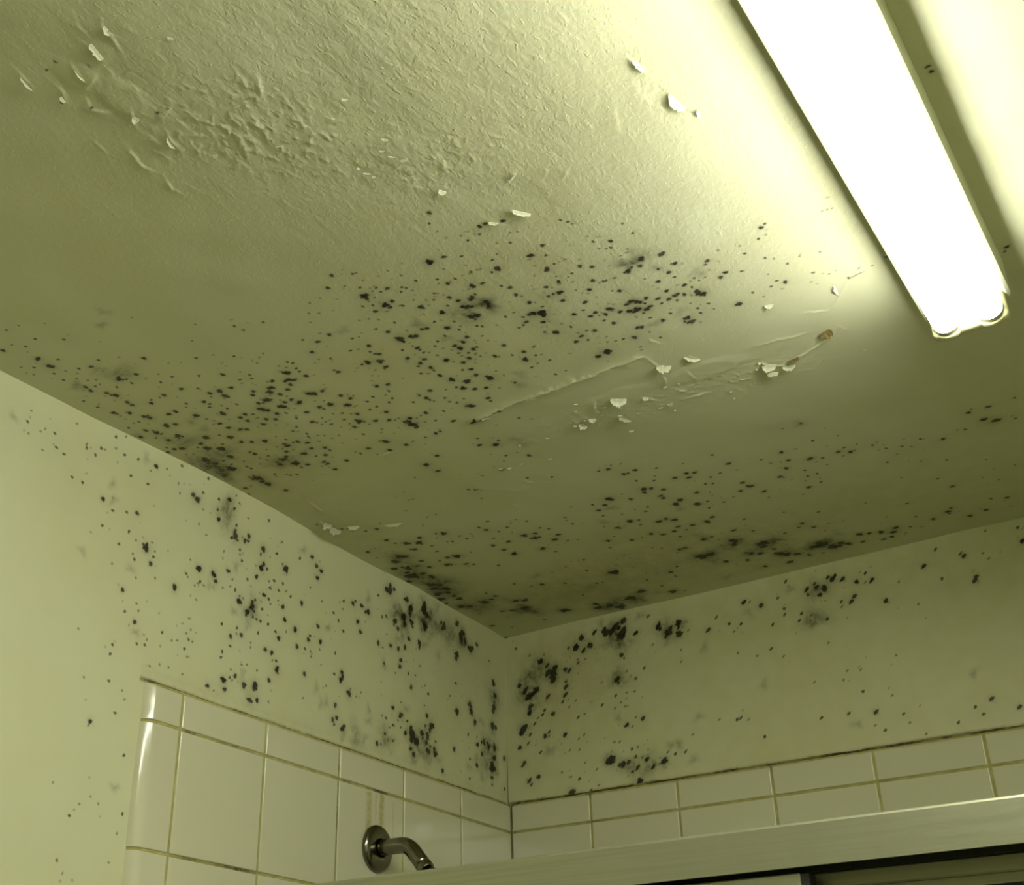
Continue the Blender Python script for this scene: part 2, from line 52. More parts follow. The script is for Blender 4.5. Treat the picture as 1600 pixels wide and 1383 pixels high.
SPOTS_L = "-7857,78,25,2 -8076,72,51,6 -9742,-178,12,0 -9160,-101,16,1 -9018,-35,12,0 -9547,-421,16,1 -9555,-375,12,0 -9340,-336,16,1 -9284,-328,12,0 -9123,-247,12,0 -9406,-458,16,1 -8985,-274,16,1 -8772,-248,16,1 -8653,-183,49,6 -8482,-226,24,2 -8552,-316,12,0 -8091,-60,17,1 -8309,-190,12,0 -8837,-504,16,1 -8559,-505,16,1 -9685,-878,15,1 -9526,-883,15,1 -9087,-719,47,6 -8084,-305,13,0 -9196,-970,23,2 -7627,-58,17,1 -8032,-424,13,0 -9036,-921,47,6 -7812,-360,25,2 -7719,-393,25,2 -7657,-269,17,1 -7364,-248,17,1 -7186,-185,17,1 -7079,-86,13,0 -3665,19,29,2 -27,-2204,32,2 -33,-2733,16,0 -3465,-258,54,4 -3568,-265,29,2 -3746,-431,20,1 -3981,-560,59,6 -3034,-277,41,3 -4342,-755,28,2 -4287,-699,19,1 -4131,-726,28,2 -3965,-775,39,3 -4560,-788,19,1 -5054,-954,14,0 -4776,-1045,19,1 -4572,-918,14,0 -4653,-1123,19,1 -4207,-1005,28,2 -4124,-1143,28,2 -4524,-1252,19,1 -5099,-1349,27,2 -4869,-1307,56,6 -5254,-1539,18,1 -5284,-1605,26,2 -5021,-1563,27,2 -5217,-1763,14,0 -5024,-1678,14,0 -5198,-1835,14,0 -4675,-1633,19,1 -3679,-1188,29,2 -3558,-1229,15,0 -3366,-1140,29,2 -3164,-1133,29,2 -2998,-1061,29,2 -2602,-890,41,3 -2471,-859,62,6 -3286,-719,40,3 -3305,-778,20,1 -3201,-811,29,2 -3058,-582,54,4 -3035,-681,41,3 -2912,-387,55,4 -2911,-468,41,3 -3251,-469,61,6 -3207,-535,61,6 -2844,-609,41,3 -2969,-781,61,6 -2541,-282,73,5 -2452,-350,42,3 -2517,-508,105,8 -2650,-467,146,7 -2384,-357,105,8 -2473,-549,55,4 -2294,-658,63,6 -2249,-397,64,6 -1928,-382,57,4 -2113,-438,64,6 -2631,-132,63,6 -2181,-139,64,6 -1550,-223,44,3 -1360,-322,44,3 -1409,-408,58,4 -1266,-464,44,3 -1577,-444,65,6 -1649,-521,65,6 -1362,-464,109,8 -1097,-543,58,4 -895,-398,32,2 -1511,-760,43,3 -1535,-836,31,2 -2904,-894,30,2 -3073,-891,61,6 -3197,-981,60,6 -3078,-628,143,7 -3248,-575,142,7 -1742,-437,151,7 -2113,-466,149,7 -3614,-743,20,1 -3514,-698,20,1 -3510,-1482,59,6 -3510,-1469,20,1 -3086,-1299,29,2 -3104,-1408,29,2 -2873,-1460,20,1 -2786,-1656,29,2 -3216,-1541,15,0 -2682,-1435,15,0 -2577,-1249,15,0 -2059,-930,63,6 -1542,-1263,21,1 -4497,-1877,27,2 -4510,-1988,37,3 -4668,-1947,19,1 -4310,-2142,37,3 -4277,-2069,14,0 -4606,-2396,27,2 -4560,-2570,27,2 -4646,-2618,26,2 -4607,-2678,18,1 -4410,-2689,37,3 -4801,-2403,55,6 -4920,-2444,54,6 -4096,-2756,130,7 -3893,-2710,56,6 -4404,-2791,55,6 -3834,-2281,57,6 -3809,-2442,57,6 -4833,-2168,14,0 -5037,-2256,54,6 -4034,-2062,14,0 -4135,-2148,14,0 -3039,-1961,15,0 -2412,-1855,15,0 -2414,-1532,15,0 -2313,-1644,21,1 -3243,-2099,28,2 -3027,-2158,39,3 -2334,-2003,29,2 -3406,-2298,19,1 -3505,-2285,14,0 -3106,-2263,15,0 -2861,-2217,20,1 -3225,-2365,19,1 -3023,-2354,15,0 -2899,-2412,29,2 -2755,-2367,53,4 -2713,-2431,69,5 -2607,-2494,53,4 -2461,-2324,40,3 -2311,-2328,40,3 -2376,-2178,20,1 -2203,-2138,54,4 -2246,-2224,29,2 -2332,-2433,29,2 -2752,-2624,29,2 -2668,-2692,39,3 -2267,-2569,40,3 -2094,-2557,40,3 -2116,-2486,29,2 -2081,-2364,20,1 -2224,-2472,20,1 -2417,-2613,140,7 -2246,-2701,60,6 -1985,-2646,61,6 -1877,-2787,29,2 -2667,-2789,59,6 -2461,-2374,140,7 -3418,-2543,19,1 -3377,-2605,135,7 -3435,-2642,58,6 -3599,-2727,28,2 -3503,-2717,14,0 -3211,-2604,19,1 -3303,-2420,15,0 -1493,-1728,42,3 -1121,-1521,43,3 -1076,-1618,43,3 -1053,-1681,21,1 -960,-1793,43,3 -1158,-2040,21,1 -1707,-1521,16,0 -360,-964,45,3 -318,-1166,45,3 -352,-1372,44,3 -381,-1463,32,2 -402,-1717,58,4 -395,-1797,66,6 -498,-587,17,0 -895,-2020,16,0 -678,-2065,43,3 -532,-2114,43,3 -875,-2149,31,2 -332,-2083,44,3 -734,-2278,31,2 -906,-2380,64,6 -885,-2494,31,2 -1097,-2434,21,1 -398,-2447,76,5 -340,-2261,43,3 -415,-2609,31,2 -410,-2727,21,1 -593,-2407,150,7 -582,-2111,151,7 -346,-1230,156,7 -387,-2204,152,7 -276,-2502,65,6 -26,-2720,22,1 -1558,-2372,30,2 -1091,-2756,21,1 -723,-2658,64,6 -2885,-2036,60,6 -764,-1720,65,6 -1124,-2569,63,6 -3599,-3183,19,1 -9029,-1058,16,1 -8816,-998,16,1 -8655,-949,23,2 -9146,-1304,15,1 -8737,-1229,16,1 -8859,-1441,16,1 -8608,-1300,12,0 -8432,-1326,32,3 -8427,-1363,23,2 -8488,-1310,16,1 -8351,-1235,12,0 -8289,-1333,12,0 -8299,-1409,16,1 -8325,-1509,23,2 -8627,-1488,12,0 -8590,-1546,16,1 -8917,-1720,12,0 -8630,-1677,47,6 -8526,-1768,12,0 -8703,-1986,22,2 -8222,-1668,12,0 -7886,-1684,32,3 -7890,-1659,16,1 -7727,-1438,16,1 -7695,-1471,12,0 -7524,-1292,33,3 -7256,-1285,34,3 -7202,-1365,24,2 -7474,-1462,17,1 -7510,-1497,12,0 -7556,-1546,12,0 -7403,-1494,13,0 -7280,-1464,50,6 -7061,-1413,13,0 -7002,-1151,25,2 -6866,-1033,52,6 -7690,-1234,12,0 -7126,-915,13,0 -7477,-807,13,0 -7632,-708,13,0 -7600,-488,13,0 -7349,-395,17,1 -7301,-515,25,2 -7730,-394,34,3 -7179,-182,25,2 -7059,-268,18,1 -6992,-163,13,0 -7211,-305,122,7 -7151,-425,122,7 -6967,-475,17,1 -6957,-627,46,4 -6905,-672,17,1 -6966,-546,17,1 -6703,-538,26,2 -6767,-628,25,2 -6705,-612,18,1 -6380,-185,18,1 -6769,-300,13,0 -6836,-785,17,1 -6823,-852,13,0 -6774,-924,17,1 -6395,-614,36,3 -6429,-709,18,1 -6114,-583,18,1 -6037,-380,14,0 -6349,-826,26,2 -6391,-901,35,3 -6272,-871,18,1 -5906,-750,36,3 -5969,-691,14,0 -5622,-480,19,1 -5569,-334,56,6 -5362,-366,27,2 -5239,-463,27,2 -5198,-635,27,2 -5126,-503,27,2 -6461,-1050,26,2 -6627,-1145,17,1 -6105,-988,18,1 -6906,-1240,13,0 -6207,-1030,13,0 -5921,-969,18,1 -6173,-1119,18,1 -5991,-1094,18,1 -6931,-1346,13,0 -6830,-1365,17,1 -5335,-833,14,0 -6723,-1496,34,3 -6737,-1420,13,0 -6667,-1431,13,0 -6478,-1490,35,3 -6563,-1589,35,3 -6434,-1542,17,1 -6435,-1379,17,1 -6275,-1255,26,2 -6174,-1282,18,1 -6281,-1462,18,1 -6129,-1338,13,0 -5982,-1242,13,0 -5873,-1298,26,2 -5736,-1102,18,1 -5491,-1124,27,2 -5836,-1050,14,0 -6442,-1625,17,1 -6371,-1637,17,1 -6290,-1640,17,1 -6522,-1776,52,6 -6813,-1662,51,6 -6468,-1529,122,7 -6721,-1866,17,1 -6721,-1945,13,0 -6629,-1940,25,2 -6821,-2013,24,2 -7006,-1898,17,1 -6135,-1634,18,1 -5811,-1470,26,2 -5580,-1546,36,3 -5975,-1695,18,1 -5902,-1769,26,2 -5760,-1632,13,0 -6312,-1815,17,1 -6813,-2144,17,1 -6944,-2259,17,1 -6956,-2339,17,1 -6143,-2001,25,2 -6012,-2009,25,2 -6437,-1989,13,0 -6431,-2055,13,0 -5510,-1775,26,2 -5342,-1757,18,1 -5289,-1615,18,1 -5913,-2096,18,1 -5987,-2109,13,0 -5886,-2214,35,3 -6567,-2332,13,0 -6468,-2305,13,0 -6758,-2451,13,0 -6667,-2513,24,2 -6761,-2560,17,1 -6867,-2623,33,3 -6831,-2736,24,2 -6713,-2586,13,0 -6531,-2439,51,6 -6494,-2589,34,3 -6293,-2558,45,4 -6025,-2403,25,2 -6271,-2331,13,0 -5315,-2120,26,2 -7142,-2770,24,2 -7020,-2802,12,0 -6369,-2757,34,3 -6223,-2731,25,2 -6005,-2692,13,0 -5313,-2467,13,0 -8449,-2317,22,2 -8415,-2161,12,0 -8461,-2082,12,0 -8622,-2234,15,1 -7997,-2313,16,1 -7735,-2340,12,0 -7584,-1999,12,0 -7600,-2204,12,0 -7530,-2139,12,0 -7549,-2274,16,1 -7483,-2282,12,0 -7602,-2410,16,1 -7543,-2499,12,0 -7828,-2367,12,0 -8226,-2475,12,0 -8247,-2547,16,1 -8373,-2569,15,1 -8732,-2685,15,1 -8745,-2803,15,1 -9250,-2643,11,0 -8712,-3123,15,1 -9072,-3174,11,0 -8502,-3184,11,0 -8130,-2783,12,0 -7976,-2720,12,0 -7587,-2737,12,0 -7827,-2716,12,0 -8450,-3279,11,0 -7499,-1722,12,0 -9370,-1723,45,6 -8413,-2439,46,6 -8565,-3469,15,1 -8904,-3650,21,2 -8925,-3699,11,0 -8359,-3921,15,1 -9297,-4418,10,0 -9019,-4721,14,1 -8282,-4574,15,1 -8644,-4526,11,0 -8765,-4470,11,0 -8908,-4577,11,0 -9098,-5202,14,1 -9002,-5322,10,0 -8434,-4308,44,6 -8400,-5126,11,0 -8330,-4800,11,0 -10408,-461,15,1 -10159,-443,11,0 -10215,-502,11,0 -10368,-600,11,0 -10022,-439,15,1 -10607,-482,44,6 -10387,-303,11,0 -9968,-604,15,1 -10146,-719,11,0 -9849,-640,15,1"
SPOTS_B = "8226,-74,14,0 8663,-137,18,1 8677,-356,27,2 7280,-399,28,2 7965,-739,27,2 7936,-793,27,2 7821,-336,19,1 7864,-382,27,2 8127,-404,14,0 7493,-182,19,1 7499,-654,19,1 8188,-505,14,0 6649,-810,28,2 6203,-633,28,2 6142,-708,28,2 5996,-674,20,1 5991,-754,15,0 5912,-278,40,3 5767,-399,40,3 5654,-354,29,2 5498,-354,29,2 5502,-445,20,1 5685,-488,29,2 5628,-293,20,1 6069,-319,29,2 6272,-411,28,2 6423,-305,20,1 6500,-438,28,2 6399,-449,15,0 5183,-143,20,1 5018,-388,20,1 5243,-294,61,6 4457,-333,30,2 4554,-348,15,0 4733,-451,30,2 4513,-531,61,6 4366,-682,20,1 3804,-664,30,2 3964,-483,21,1 4169,-639,21,1 4237,-783,15,0 4880,-805,20,1 5097,-588,20,1 5091,-685,20,1 5357,-726,20,1 5307,-833,20,1 5504,-787,15,0 5441,-863,60,6 5584,-823,59,6 5742,-904,20,1 5640,-906,59,6 5498,-946,59,6 5648,-389,140,7 5549,-833,139,7 3458,-598,16,0 3705,-947,62,6 4804,-1190,20,1 4254,-1149,15,0 3284,-1101,16,0 3300,-901,16,0 4564,-1258,15,0 4982,-1349,15,0 5702,-1277,15,0 6655,-1668,14,0 6886,-558,14,0 7099,-965,14,0 5915,-1763,14,0 6116,-1786,14,0 5839,-1893,14,0 5400,-1844,15,0 4617,-1725,60,6 6094,-2117,19,1 6499,-2246,14,0 6230,-2451,27,2 5839,-2406,19,1 6611,-2545,18,1 6676,-2683,14,0 6316,-2734,18,1 5939,-2585,56,6 6188,-2643,14,0 6869,-2881,14,0 5427,-2401,19,1 4521,-2540,20,1 4115,-2206,20,1 4181,-2189,20,1 4299,-2233,15,0 3827,-2157,15,0 3492,-2055,61,6 3360,-2319,15,0 7819,-2538,26,2 7588,-2614,18,1 7674,-2731,18,1 8150,-2713,25,2 7326,-2792,18,1 7653,-2134,54,6 156,-237,23,1 437,-420,17,0 727,-462,17,0 642,-576,45,3 782,-675,32,2 935,-740,45,3 775,-826,45,3 890,-860,59,4 897,-967,44,3 829,-790,32,2 1137,-814,32,2 1212,-852,32,2 436,-761,68,6 596,-721,157,7 203,-935,33,2 317,-1058,45,3 392,-1165,45,3 446,-1140,45,3 500,-1108,45,3 549,-1077,45,3 352,-1193,32,2 1137,-1035,22,1 1132,-1126,32,2 1112,-1265,32,2 1055,-1376,22,1 768,-1233,32,2 411,-1354,44,3 393,-1455,44,3 568,-1347,66,6 692,-1461,22,1 650,-1533,22,1 854,-1553,32,2 557,-1575,17,0 488,-1666,22,1 259,-1730,77,5 390,-1843,22,1 345,-1987,22,1 174,-2034,32,2 683,-1913,32,2 762,-1858,22,1 759,-1925,16,0 1068,-1952,31,2 1306,-1398,16,0 1175,-1488,16,0 1337,-1696,22,1 1464,-1662,16,0 581,-2176,22,1 709,-2162,65,6 808,-2189,65,6 254,-2315,32,2 214,-2354,22,1 524,-2586,31,2 344,-2626,31,2 379,-2697,22,1 975,-2575,16,0 1142,-2674,16,0 1297,-2732,21,1 1327,-2060,16,0 1429,-2011,16,0 1328,-2247,16,0 1144,-2229,16,0 1631,-2616,16,0 1423,-2478,16,0 1841,-2508,42,3 1877,-2514,55,4 1914,-2487,42,3 1363,-460,44,3 1487,-309,44,3 1223,-444,22,1 1510,-549,32,2 1653,-485,44,3 1538,-707,16,0 1391,-748,22,1 1387,-688,17,0 1744,-268,32,2 1879,-132,66,6 1954,-313,58,4 2078,-316,58,4 2158,-240,58,4 2311,-179,44,3 2270,-381,76,5 2147,-378,109,8 2187,-502,109,8 1888,-533,66,6 2035,-564,65,6 2201,-633,65,6 2227,-775,31,2 2270,-841,16,0 2521,-445,31,2 2425,-575,65,6 2110,-1184,43,3 2133,-1042,64,6 2123,-1175,150,7 2300,-1074,16,0 2455,-1227,21,1 2622,-1080,21,1 1802,-1565,21,1 2065,-1451,21,1 2270,-1437,16,0 2413,-1441,16,0 2037,-1661,16,0 2228,-1662,16,0 2151,-1582,16,0 2083,-1834,63,6 2400,-1877,16,0 2525,-1916,30,2 2226,-1978,30,2 2329,-2017,16,0 1982,-2219,16,0 2076,-2234,16,0 2287,-2385,21,1 2393,-2369,16,0 2345,-2520,21,1 2458,-2548,15,0 2212,-2585,30,2 2116,-2613,41,3 2035,-2601,21,1 2241,-2663,145,7 2365,-2696,30,2 2268,-2750,21,1 2535,-2591,30,2 2594,-2694,143,7 2637,-2721,30,2 2824,-2655,41,3 2865,-2703,61,6 2753,-2696,15,0 3034,-2579,20,1 2904,-2532,15,0 3213,-2569,20,1 2970,-2428,61,6 3116,-2430,61,6 3330,-2710,60,6 2931,-418,43,3 3094,-556,56,4 3066,-607,31,2 3304,-442,42,3 3385,-448,63,6 3286,-620,42,3 3078,-722,63,6 3101,-489,149,7 2809,-712,16,0 2771,-199,22,1 2618,-153,65,6 1648,-2883,16,0 1140,-2919,42,3 2380,-2922,41,3 1500,-2947,21,1 381,-798,158,7 317,-1069,157,7"
STROKES = "3830,-13687;3797,-13534 4513,-13628;4520,-13549;4502,-13409 4251,-13490;4209,-13329 3982,-13438;3956,-13342;3895,-13252 4808,-13672;4718,-13575;4756,-13534;4697,-13381 4339,-13429;4323,-13377 4464,-13311;4446,-13245 4652,-13795;4611,-13737;4598,-13629 4499,-13064;4489,-13022 4918,-13495;4916,-13468 4920,-13150;4915,-13092 4279,-12868;4171,-12735 4529,-12762;4543,-12685;4350,-12646 4520,-12528;4510,-12447 4333,-12517;4283,-12426;4266,-12292 4170,-12559;4166,-12434 3722,-12761;3686,-12619 4267,-12651;4237,-12566 4229,-13583;4223,-13541 4055,-13158;4002,-13060;4079,-12955 4142,-13246;4303,-13296;4361,-13272 3891,-12549;3852,-12420;3835,-12317;3864,-12240 4163,-12557;4168,-12434 4061,-12409;4086,-12347;4098,-12271;4079,-12217 3871,-12083;3837,-11963;3854,-11879 3996,-11901;4005,-11798 4513,-12538;4514,-12453 4326,-12509;4282,-12432;4295,-12357;4267,-12278 4417,-12294;4386,-12184;4402,-12128 4346,-12088;4348,-12018;4417,-12016 4609,-11996;4610,-11905 4597,-11834;4605,-11748 4953,-12326;4957,-12240;4939,-12158 4875,-12042;4884,-11959 5298,-12624;5270,-12508;5293,-12462;5326,-12410 5409,-12528;5331,-12407;5280,-12323 4856,-12607;4873,-12505 5119,-12415;5111,-12299 5076,-12261;5046,-12137 4863,-12158;4800,-12072;4750,-11953 5088,-12556;5095,-12511 5032,-12515;5042,-12438 4656,-12343;4622,-12228 4843,-11933;4825,-11857 5174,-12526;5163,-12444 5226,-12460;5240,-12351 5508,-12125;5503,-12007 5390,-12044;5338,-11850 5181,-12085;5092,-11956 5138,-11924;5134,-11862 5534,-11735;5509,-11645 5264,-11303;5259,-11213 5178,-11522;5146,-11454 5194,-11612;5213,-11565 4956,-11540;4917,-11474 5063,-11556;5055,-11517 5262,-11464;5225,-11398 5313,-11585;5399,-11570 4584,-12135;4575,-12108 4607,-12086;4597,-12048 4709,-12423;4711,-12390 4656,-12491;4623,-12388 6422,-10263;6478,-10294;6557,-10348 6760,-10153;6806,-10202 6852,-10006;6974,-10113 6224,-9899;6330,-9765 5974,-9893;6040,-9816 5844,-10623;5895,-10559;5783,-10467 5422,-10717;5398,-10619 5598,-10876;5675,-10851 5659,-10723;5709,-10660 5333,-10246;5357,-10168 7272,-10686;7271,-10625 7383,-10499;7387,-10446 5960,-11486;6025,-11403 6104,-10850;6054,-10724 6432,-6337;6435,-6177 6680,-6165;6764,-6132 6849,-6099;6928,-6172 6273,-7152;6363,-7186;6401,-7087 6492,-6603;6584,-6615;6633,-6480 7328,-6393;7511,-6386;7662,-6329;7851,-6316 7175,-5975;7392,-5824;7561,-5833 7531,-5880;7686,-5922;7904,-6016;8060,-6075;8166,-6260;8213,-6134 7965,-6696;8171,-6597;8284,-6674;8377,-6825;8563,-7072;8800,-7109 6167,-6417;6120,-6263 6541,-7204;6716,-7270 6149,-6053;6218,-5950 6209,-5789;6414,-5786 6712,-5439;6787,-5469 5241,-5887;5320,-5773;5327,-5678 5697,-6146;5844,-5959 5011,-6283;5084,-6290 5221,-6366;5105,-6100 6174,-6901;6194,-6632;6335,-6560 2279,-6765;2514,-6732 3024,-6825;3298,-6821 3751,-6778;3966,-6837;4184,-6860;4430,-6889;4628,-6892;4885,-6907;4986,-6892;5236,-6906;5472,-6901;5647,-6936;5952,-6929;6111,-6945;6163,-6898 633,-6223;597,-5896 440,-6319;513,-6190 362,-5657;291,-5458;340,-5170 473,-5288;731,-5191 880,-5003;1325,-4941 2313,-6728;2468,-6653 2939,-5099;3029,-5036 3137,-4923;3211,-4834 2907,-4552;2966,-4433 3435,-5043;3494,-4930 3725,-5265;3750,-5178 3687,-4831;3776,-4769 2160,-5732;2227,-5685 1420,-5119;1479,-5078 2064,-5336;2091,-5301 8017,-10943;8070,-10766 8115,-10427;8129,-10147 8175,-10484;8208,-10510 8208,-10076;8251,-10097 8195,-10867;8196,-10804 7633,-10456;7604,-10355 7375,-10496;7402,-10460 7928,-10523;7942,-10413"
FLAKES = "360,-5509,143,164,77,0 340,-5308,207,170,85,0 5455,-6206,200,178,35,0 6227,-6569,177,149,35,0 8109,-10308,236,115,80,0 8041,-10857,168,44,80,0 7679,-7039,98,72,17,0 7225,-5889,162,135,35,0 7430,-5763,155,112,11,0 7211,-5733,134,110,35,0 4594,-6879,226,116,-4,0 3934,-6804,171,128,-9,0 4212,-12772,63,103,64,0 4751,-13580,95,72,102,0 4514,-13482,178,80,105,0 4482,-12695,126,58,-8,0 6296,-9832,191,71,52,0 6572,-6557,202,74,49,0 8638,-7063,171,74,-15,0 8356,-6914,205,58,92,0 8024,-6186,151,138,-20,1 7520,-5864,152,76,-13,1 8225,-10082,93,47,100,0 3887,-13288,70,46,106,0 3776,-13575,157,33,104,0 4215,-13390,153,32,104,0 4251,-12404,149,46,108,0 647,-5228,172,106,24,0 1173,-4965,254,82,17,0 4990,-5990,95,94,35,0 4816,-5919,120,103,54,0 5754,-6070,76,73,35,0 5315,-5764,183,67,61,0 5851,-10506,80,68,57,0 6503,-10308,106,32,-32,0 6000,-9855,99,47,42,0"


# ------------------------------------------------------------ node helpers
def new_mat(name):
    m = bpy.data.materials.new(name); m.use_nodes = True
    nt = m.node_tree
    return m, nt, nt.nodes['Principled BSDF']

class NB:
    def __init__(s, nt): s.nt = nt
    def n(s, t, **k):
        x = s.nt.nodes.new(t)
        for a, b in k.items(): setattr(x, a, b)
        return x
    def link(s, a, b): s.nt.links.new(a, b)
    def put(s, sock, v):
        if isinstance(v, bpy.types.NodeSocket): s.link(v, sock)
        else: sock.default_value = v
    def math(s, op, a, b=0.5, c=None, clamp=False):
        x = s.n('ShaderNodeMath', operation=op, use_clamp=clamp)
        s.put(x.inputs[0], a); s.put(x.inputs[1], b)
        if c is not None: s.put(x.inputs[2], c)
        return x.outputs[0]
    def ramp(s, v, a, b, c=0.0, d=1.0, smooth=True):
        x = s.n('ShaderNodeMapRange', interpolation_type='SMOOTHSTEP' if smooth else 'LINEAR')
        s.put(x.inputs[0], v); x.inputs[1].default_value = a; x.inputs[2].default_value = b
        x.inputs[3].default_value = c; x.inputs[4].default_value = d
        return x.outputs[0]
    def noise(s, vec, scale, detail=3.0, rough=0.5, dist=0.0):
        x = s.n('ShaderNodeTexNoise')
        s.link(vec, x.inputs['Vector'])
        x.inputs['Scale'].default_value = scale; x.inputs['Detail'].default_value = detail
        x.inputs['Roughness'].default_value = rough; x.inputs['Distortion'].default_value = dist
        return x.outputs['Fac']
    def mix(s, f, a, b, mode='MIX'):
        x = s.n('ShaderNodeMix', data_type='RGBA', blend_type=mode)
        s.put(x.inputs[0], f)
        s.put(x.inputs[6], a if isinstance(a, bpy.types.NodeSocket) else (*a, 1))
        s.put(x.inputs[7], b if isinstance(b, bpy.types.NodeSocket) else (*b, 1))
        return x.outputs[2]
    def attr(s, name):
        return s.n('ShaderNodeAttribute', attribute_name=name).outputs['Fac']
    def coord(s, mapping=None):
        v = s.n('ShaderNodeTexCoord').outputs['Object']
        if mapping:
            m = s.n('ShaderNodeMapping'); m.inputs['Scale'].default_value = mapping
            s.link(v, m.inputs['Vector']); v = m.outputs[0]
        return v

PAINT = (0.605, 0.605, 0.420)
def paint_material(name, base=PAINT, bump=1.0, rough=0.42, aniso=(1, 1, 1)):
    m, nt, p = new_mat(name); b = NB(nt)
    co = b.coord(); ca = b.coord(aniso)
    spot, dark, smudge, tint, rgh = (b.attr(a) for a in ('spot', 'dark', 'smudge', 'tint', 'rough'))
    n1 = b.noise(co, 900, 2, 0.6)
    s1 = b.math('ADD', spot, b.math('MULTIPLY', b.math('SUBTRACT', n1, 0.5), 0.22))
    s2 = b.math('MULTIPLY', b.ramp(s1, 0.20, 0.62), dark, clamp=True)
    n2 = b.ramp(b.noise(co, 130, 3, 0.55), 0.35, 0.65, 0.6, 1.2, False)
    sm = b.math('MULTIPLY', smudge, n2, clamp=True)
    blot = b.noise(co, 5, 3, 0.6)
    c = b.mix(b.ramp(blot, 0.35, 0.7), base, tuple(x * y for x, y in zip(base, (0.97, 0.955, 0.90))))
    c = b.mix(b.math('MULTIPLY', tint, b.ramp(b.noise(co, 40, 3), 0.3, 0.7, 0.5, 1.0), clamp=True), c, (0.36, 0.31, 0.12))
    c = b.mix(sm, c, (0.050, 0.047, 0.022))
    c = b.mix(s2, c, (0.008, 0.007, 0.004))
    b.link(c, p.inputs['Base Color'])
    p.inputs['Roughness'].default_value = rough
    p.inputs['Specular IOR Level'].default_value = 0.35
    h1 = b.noise(ca, 120, 3, 0.55, 0.9)
    h2 = b.noise(ca, 45, 2, 0.5, 0.3)
    h3 = b.ramp(b.noise(ca, 230, 1, 0.5), 0.6, 0.78)
    hh = b.math('ADD', b.math('MULTIPLY', h1, 0.6), b.math('MULTIPLY', h2, 1.0))
    hh = b.math('ADD', hh, b.math('MULTIPLY', h3, 0.22))
    hh = b.math('MULTIPLY', hh, rgh)
    bp = b.n('ShaderNodeBump'); bp.inputs['Strength'].default_value = 1.0
    bp.inputs['Distance'].default_value = 0.0011 * bump
    b.link(hh, bp.inputs['Height']); b.link(bp.outputs[0], p.inputs['Normal'])
    return m

M_CEIL = paint_material('ceiling_paint', bump=1.0, aniso=(1.25, 0.8, 1))
M_WALL = paint_material('wall_paint', base=(0.625, 0.628, 0.415), bump=0.5, rough=0.38)

def simple_mat(name, col, rough=0.5, metal=0.0, spec=0.5, noise=0.0, scale=40, coat=0.0):
    m, nt, p = new_mat(name); b = NB(nt)
    co = b.coord()
    f = b.ramp(b.noise(co, scale, 3), 0.3, 0.7)
    c = b.mix(f, col, tuple(x * (1 - noise) for x in col))
    b.link(c, p.inputs['Base Color'])
    p.inputs['Roughness'].default_value = rough; p.inputs['Metallic'].default_value = metal
    p.inputs['Specular IOR Level'].default_value = spec; p.inputs['Coat Weight'].default_value = coat
    return m

M_FLAKE = simple_mat('peeled_paint', (0.64, 0.65, 0.47), 0.6, noise=0.08)
M_RUST = simple_mat('rusty_paint', (0.27, 0.20, 0.07), 0.7, noise=0.4, scale=300)
M_HOUSING = simple_mat('white_enamel', (0.62, 0.62, 0.47), 0.35, noise=0.05)
M_HOLDER = simple_mat('cream_plastic', (0.56, 0.54, 0.31), 0.35, noise=0.08)
M_CAP = simple_mat('tube_cap_metal', (0.55, 0.53, 0.42), 0.35, 0.8)
M_CHROME = simple_mat('tarnished_chrome', (0.23, 0.215, 0.165), 0.2, 1.0, noise=0.25, scale=60)
M_HEAD = simple_mat('shower_head_chrome', (0.32, 0.36, 0.30), 0.2, 1.0)
M_BLACK = simple_mat('black_rubber_and_shade', (0.012, 0.012, 0.008), 0.7)  # rubber parts, and the strip that paints the shadow at the panel edge
M_PALE = simple_mat('pale_finish', (0.55, 0.56, 0.42), 0.45)
M_TUB = simple_mat('tub_enamel', (0.62, 0.61, 0.50), 0.2)
M_FLOOR = simple_mat('floor_vinyl', (0.42, 0.38, 0.28), 0.5, noise=0.2, scale=12)

def alu_material():
    m, nt, p = new_mat('satin_aluminium'); b = NB(nt)
    co = b.coord((0.6, 30, 30))
    f = b.noise(co, 12, 3)
    c = b.mix(b.ramp(f, 0.3, 0.7), (0.385, 0.385, 0.275), (0.35, 0.35, 0.25))
    b.link(c, p.inputs['Base Color'])
    p.inputs['Metallic'].default_value = 0.65
    b.link(b.ramp(f, 0.3, 0.7, 0.34, 0.42), p.inputs['Roughness'])
    return m
M_ALU = alu_material()

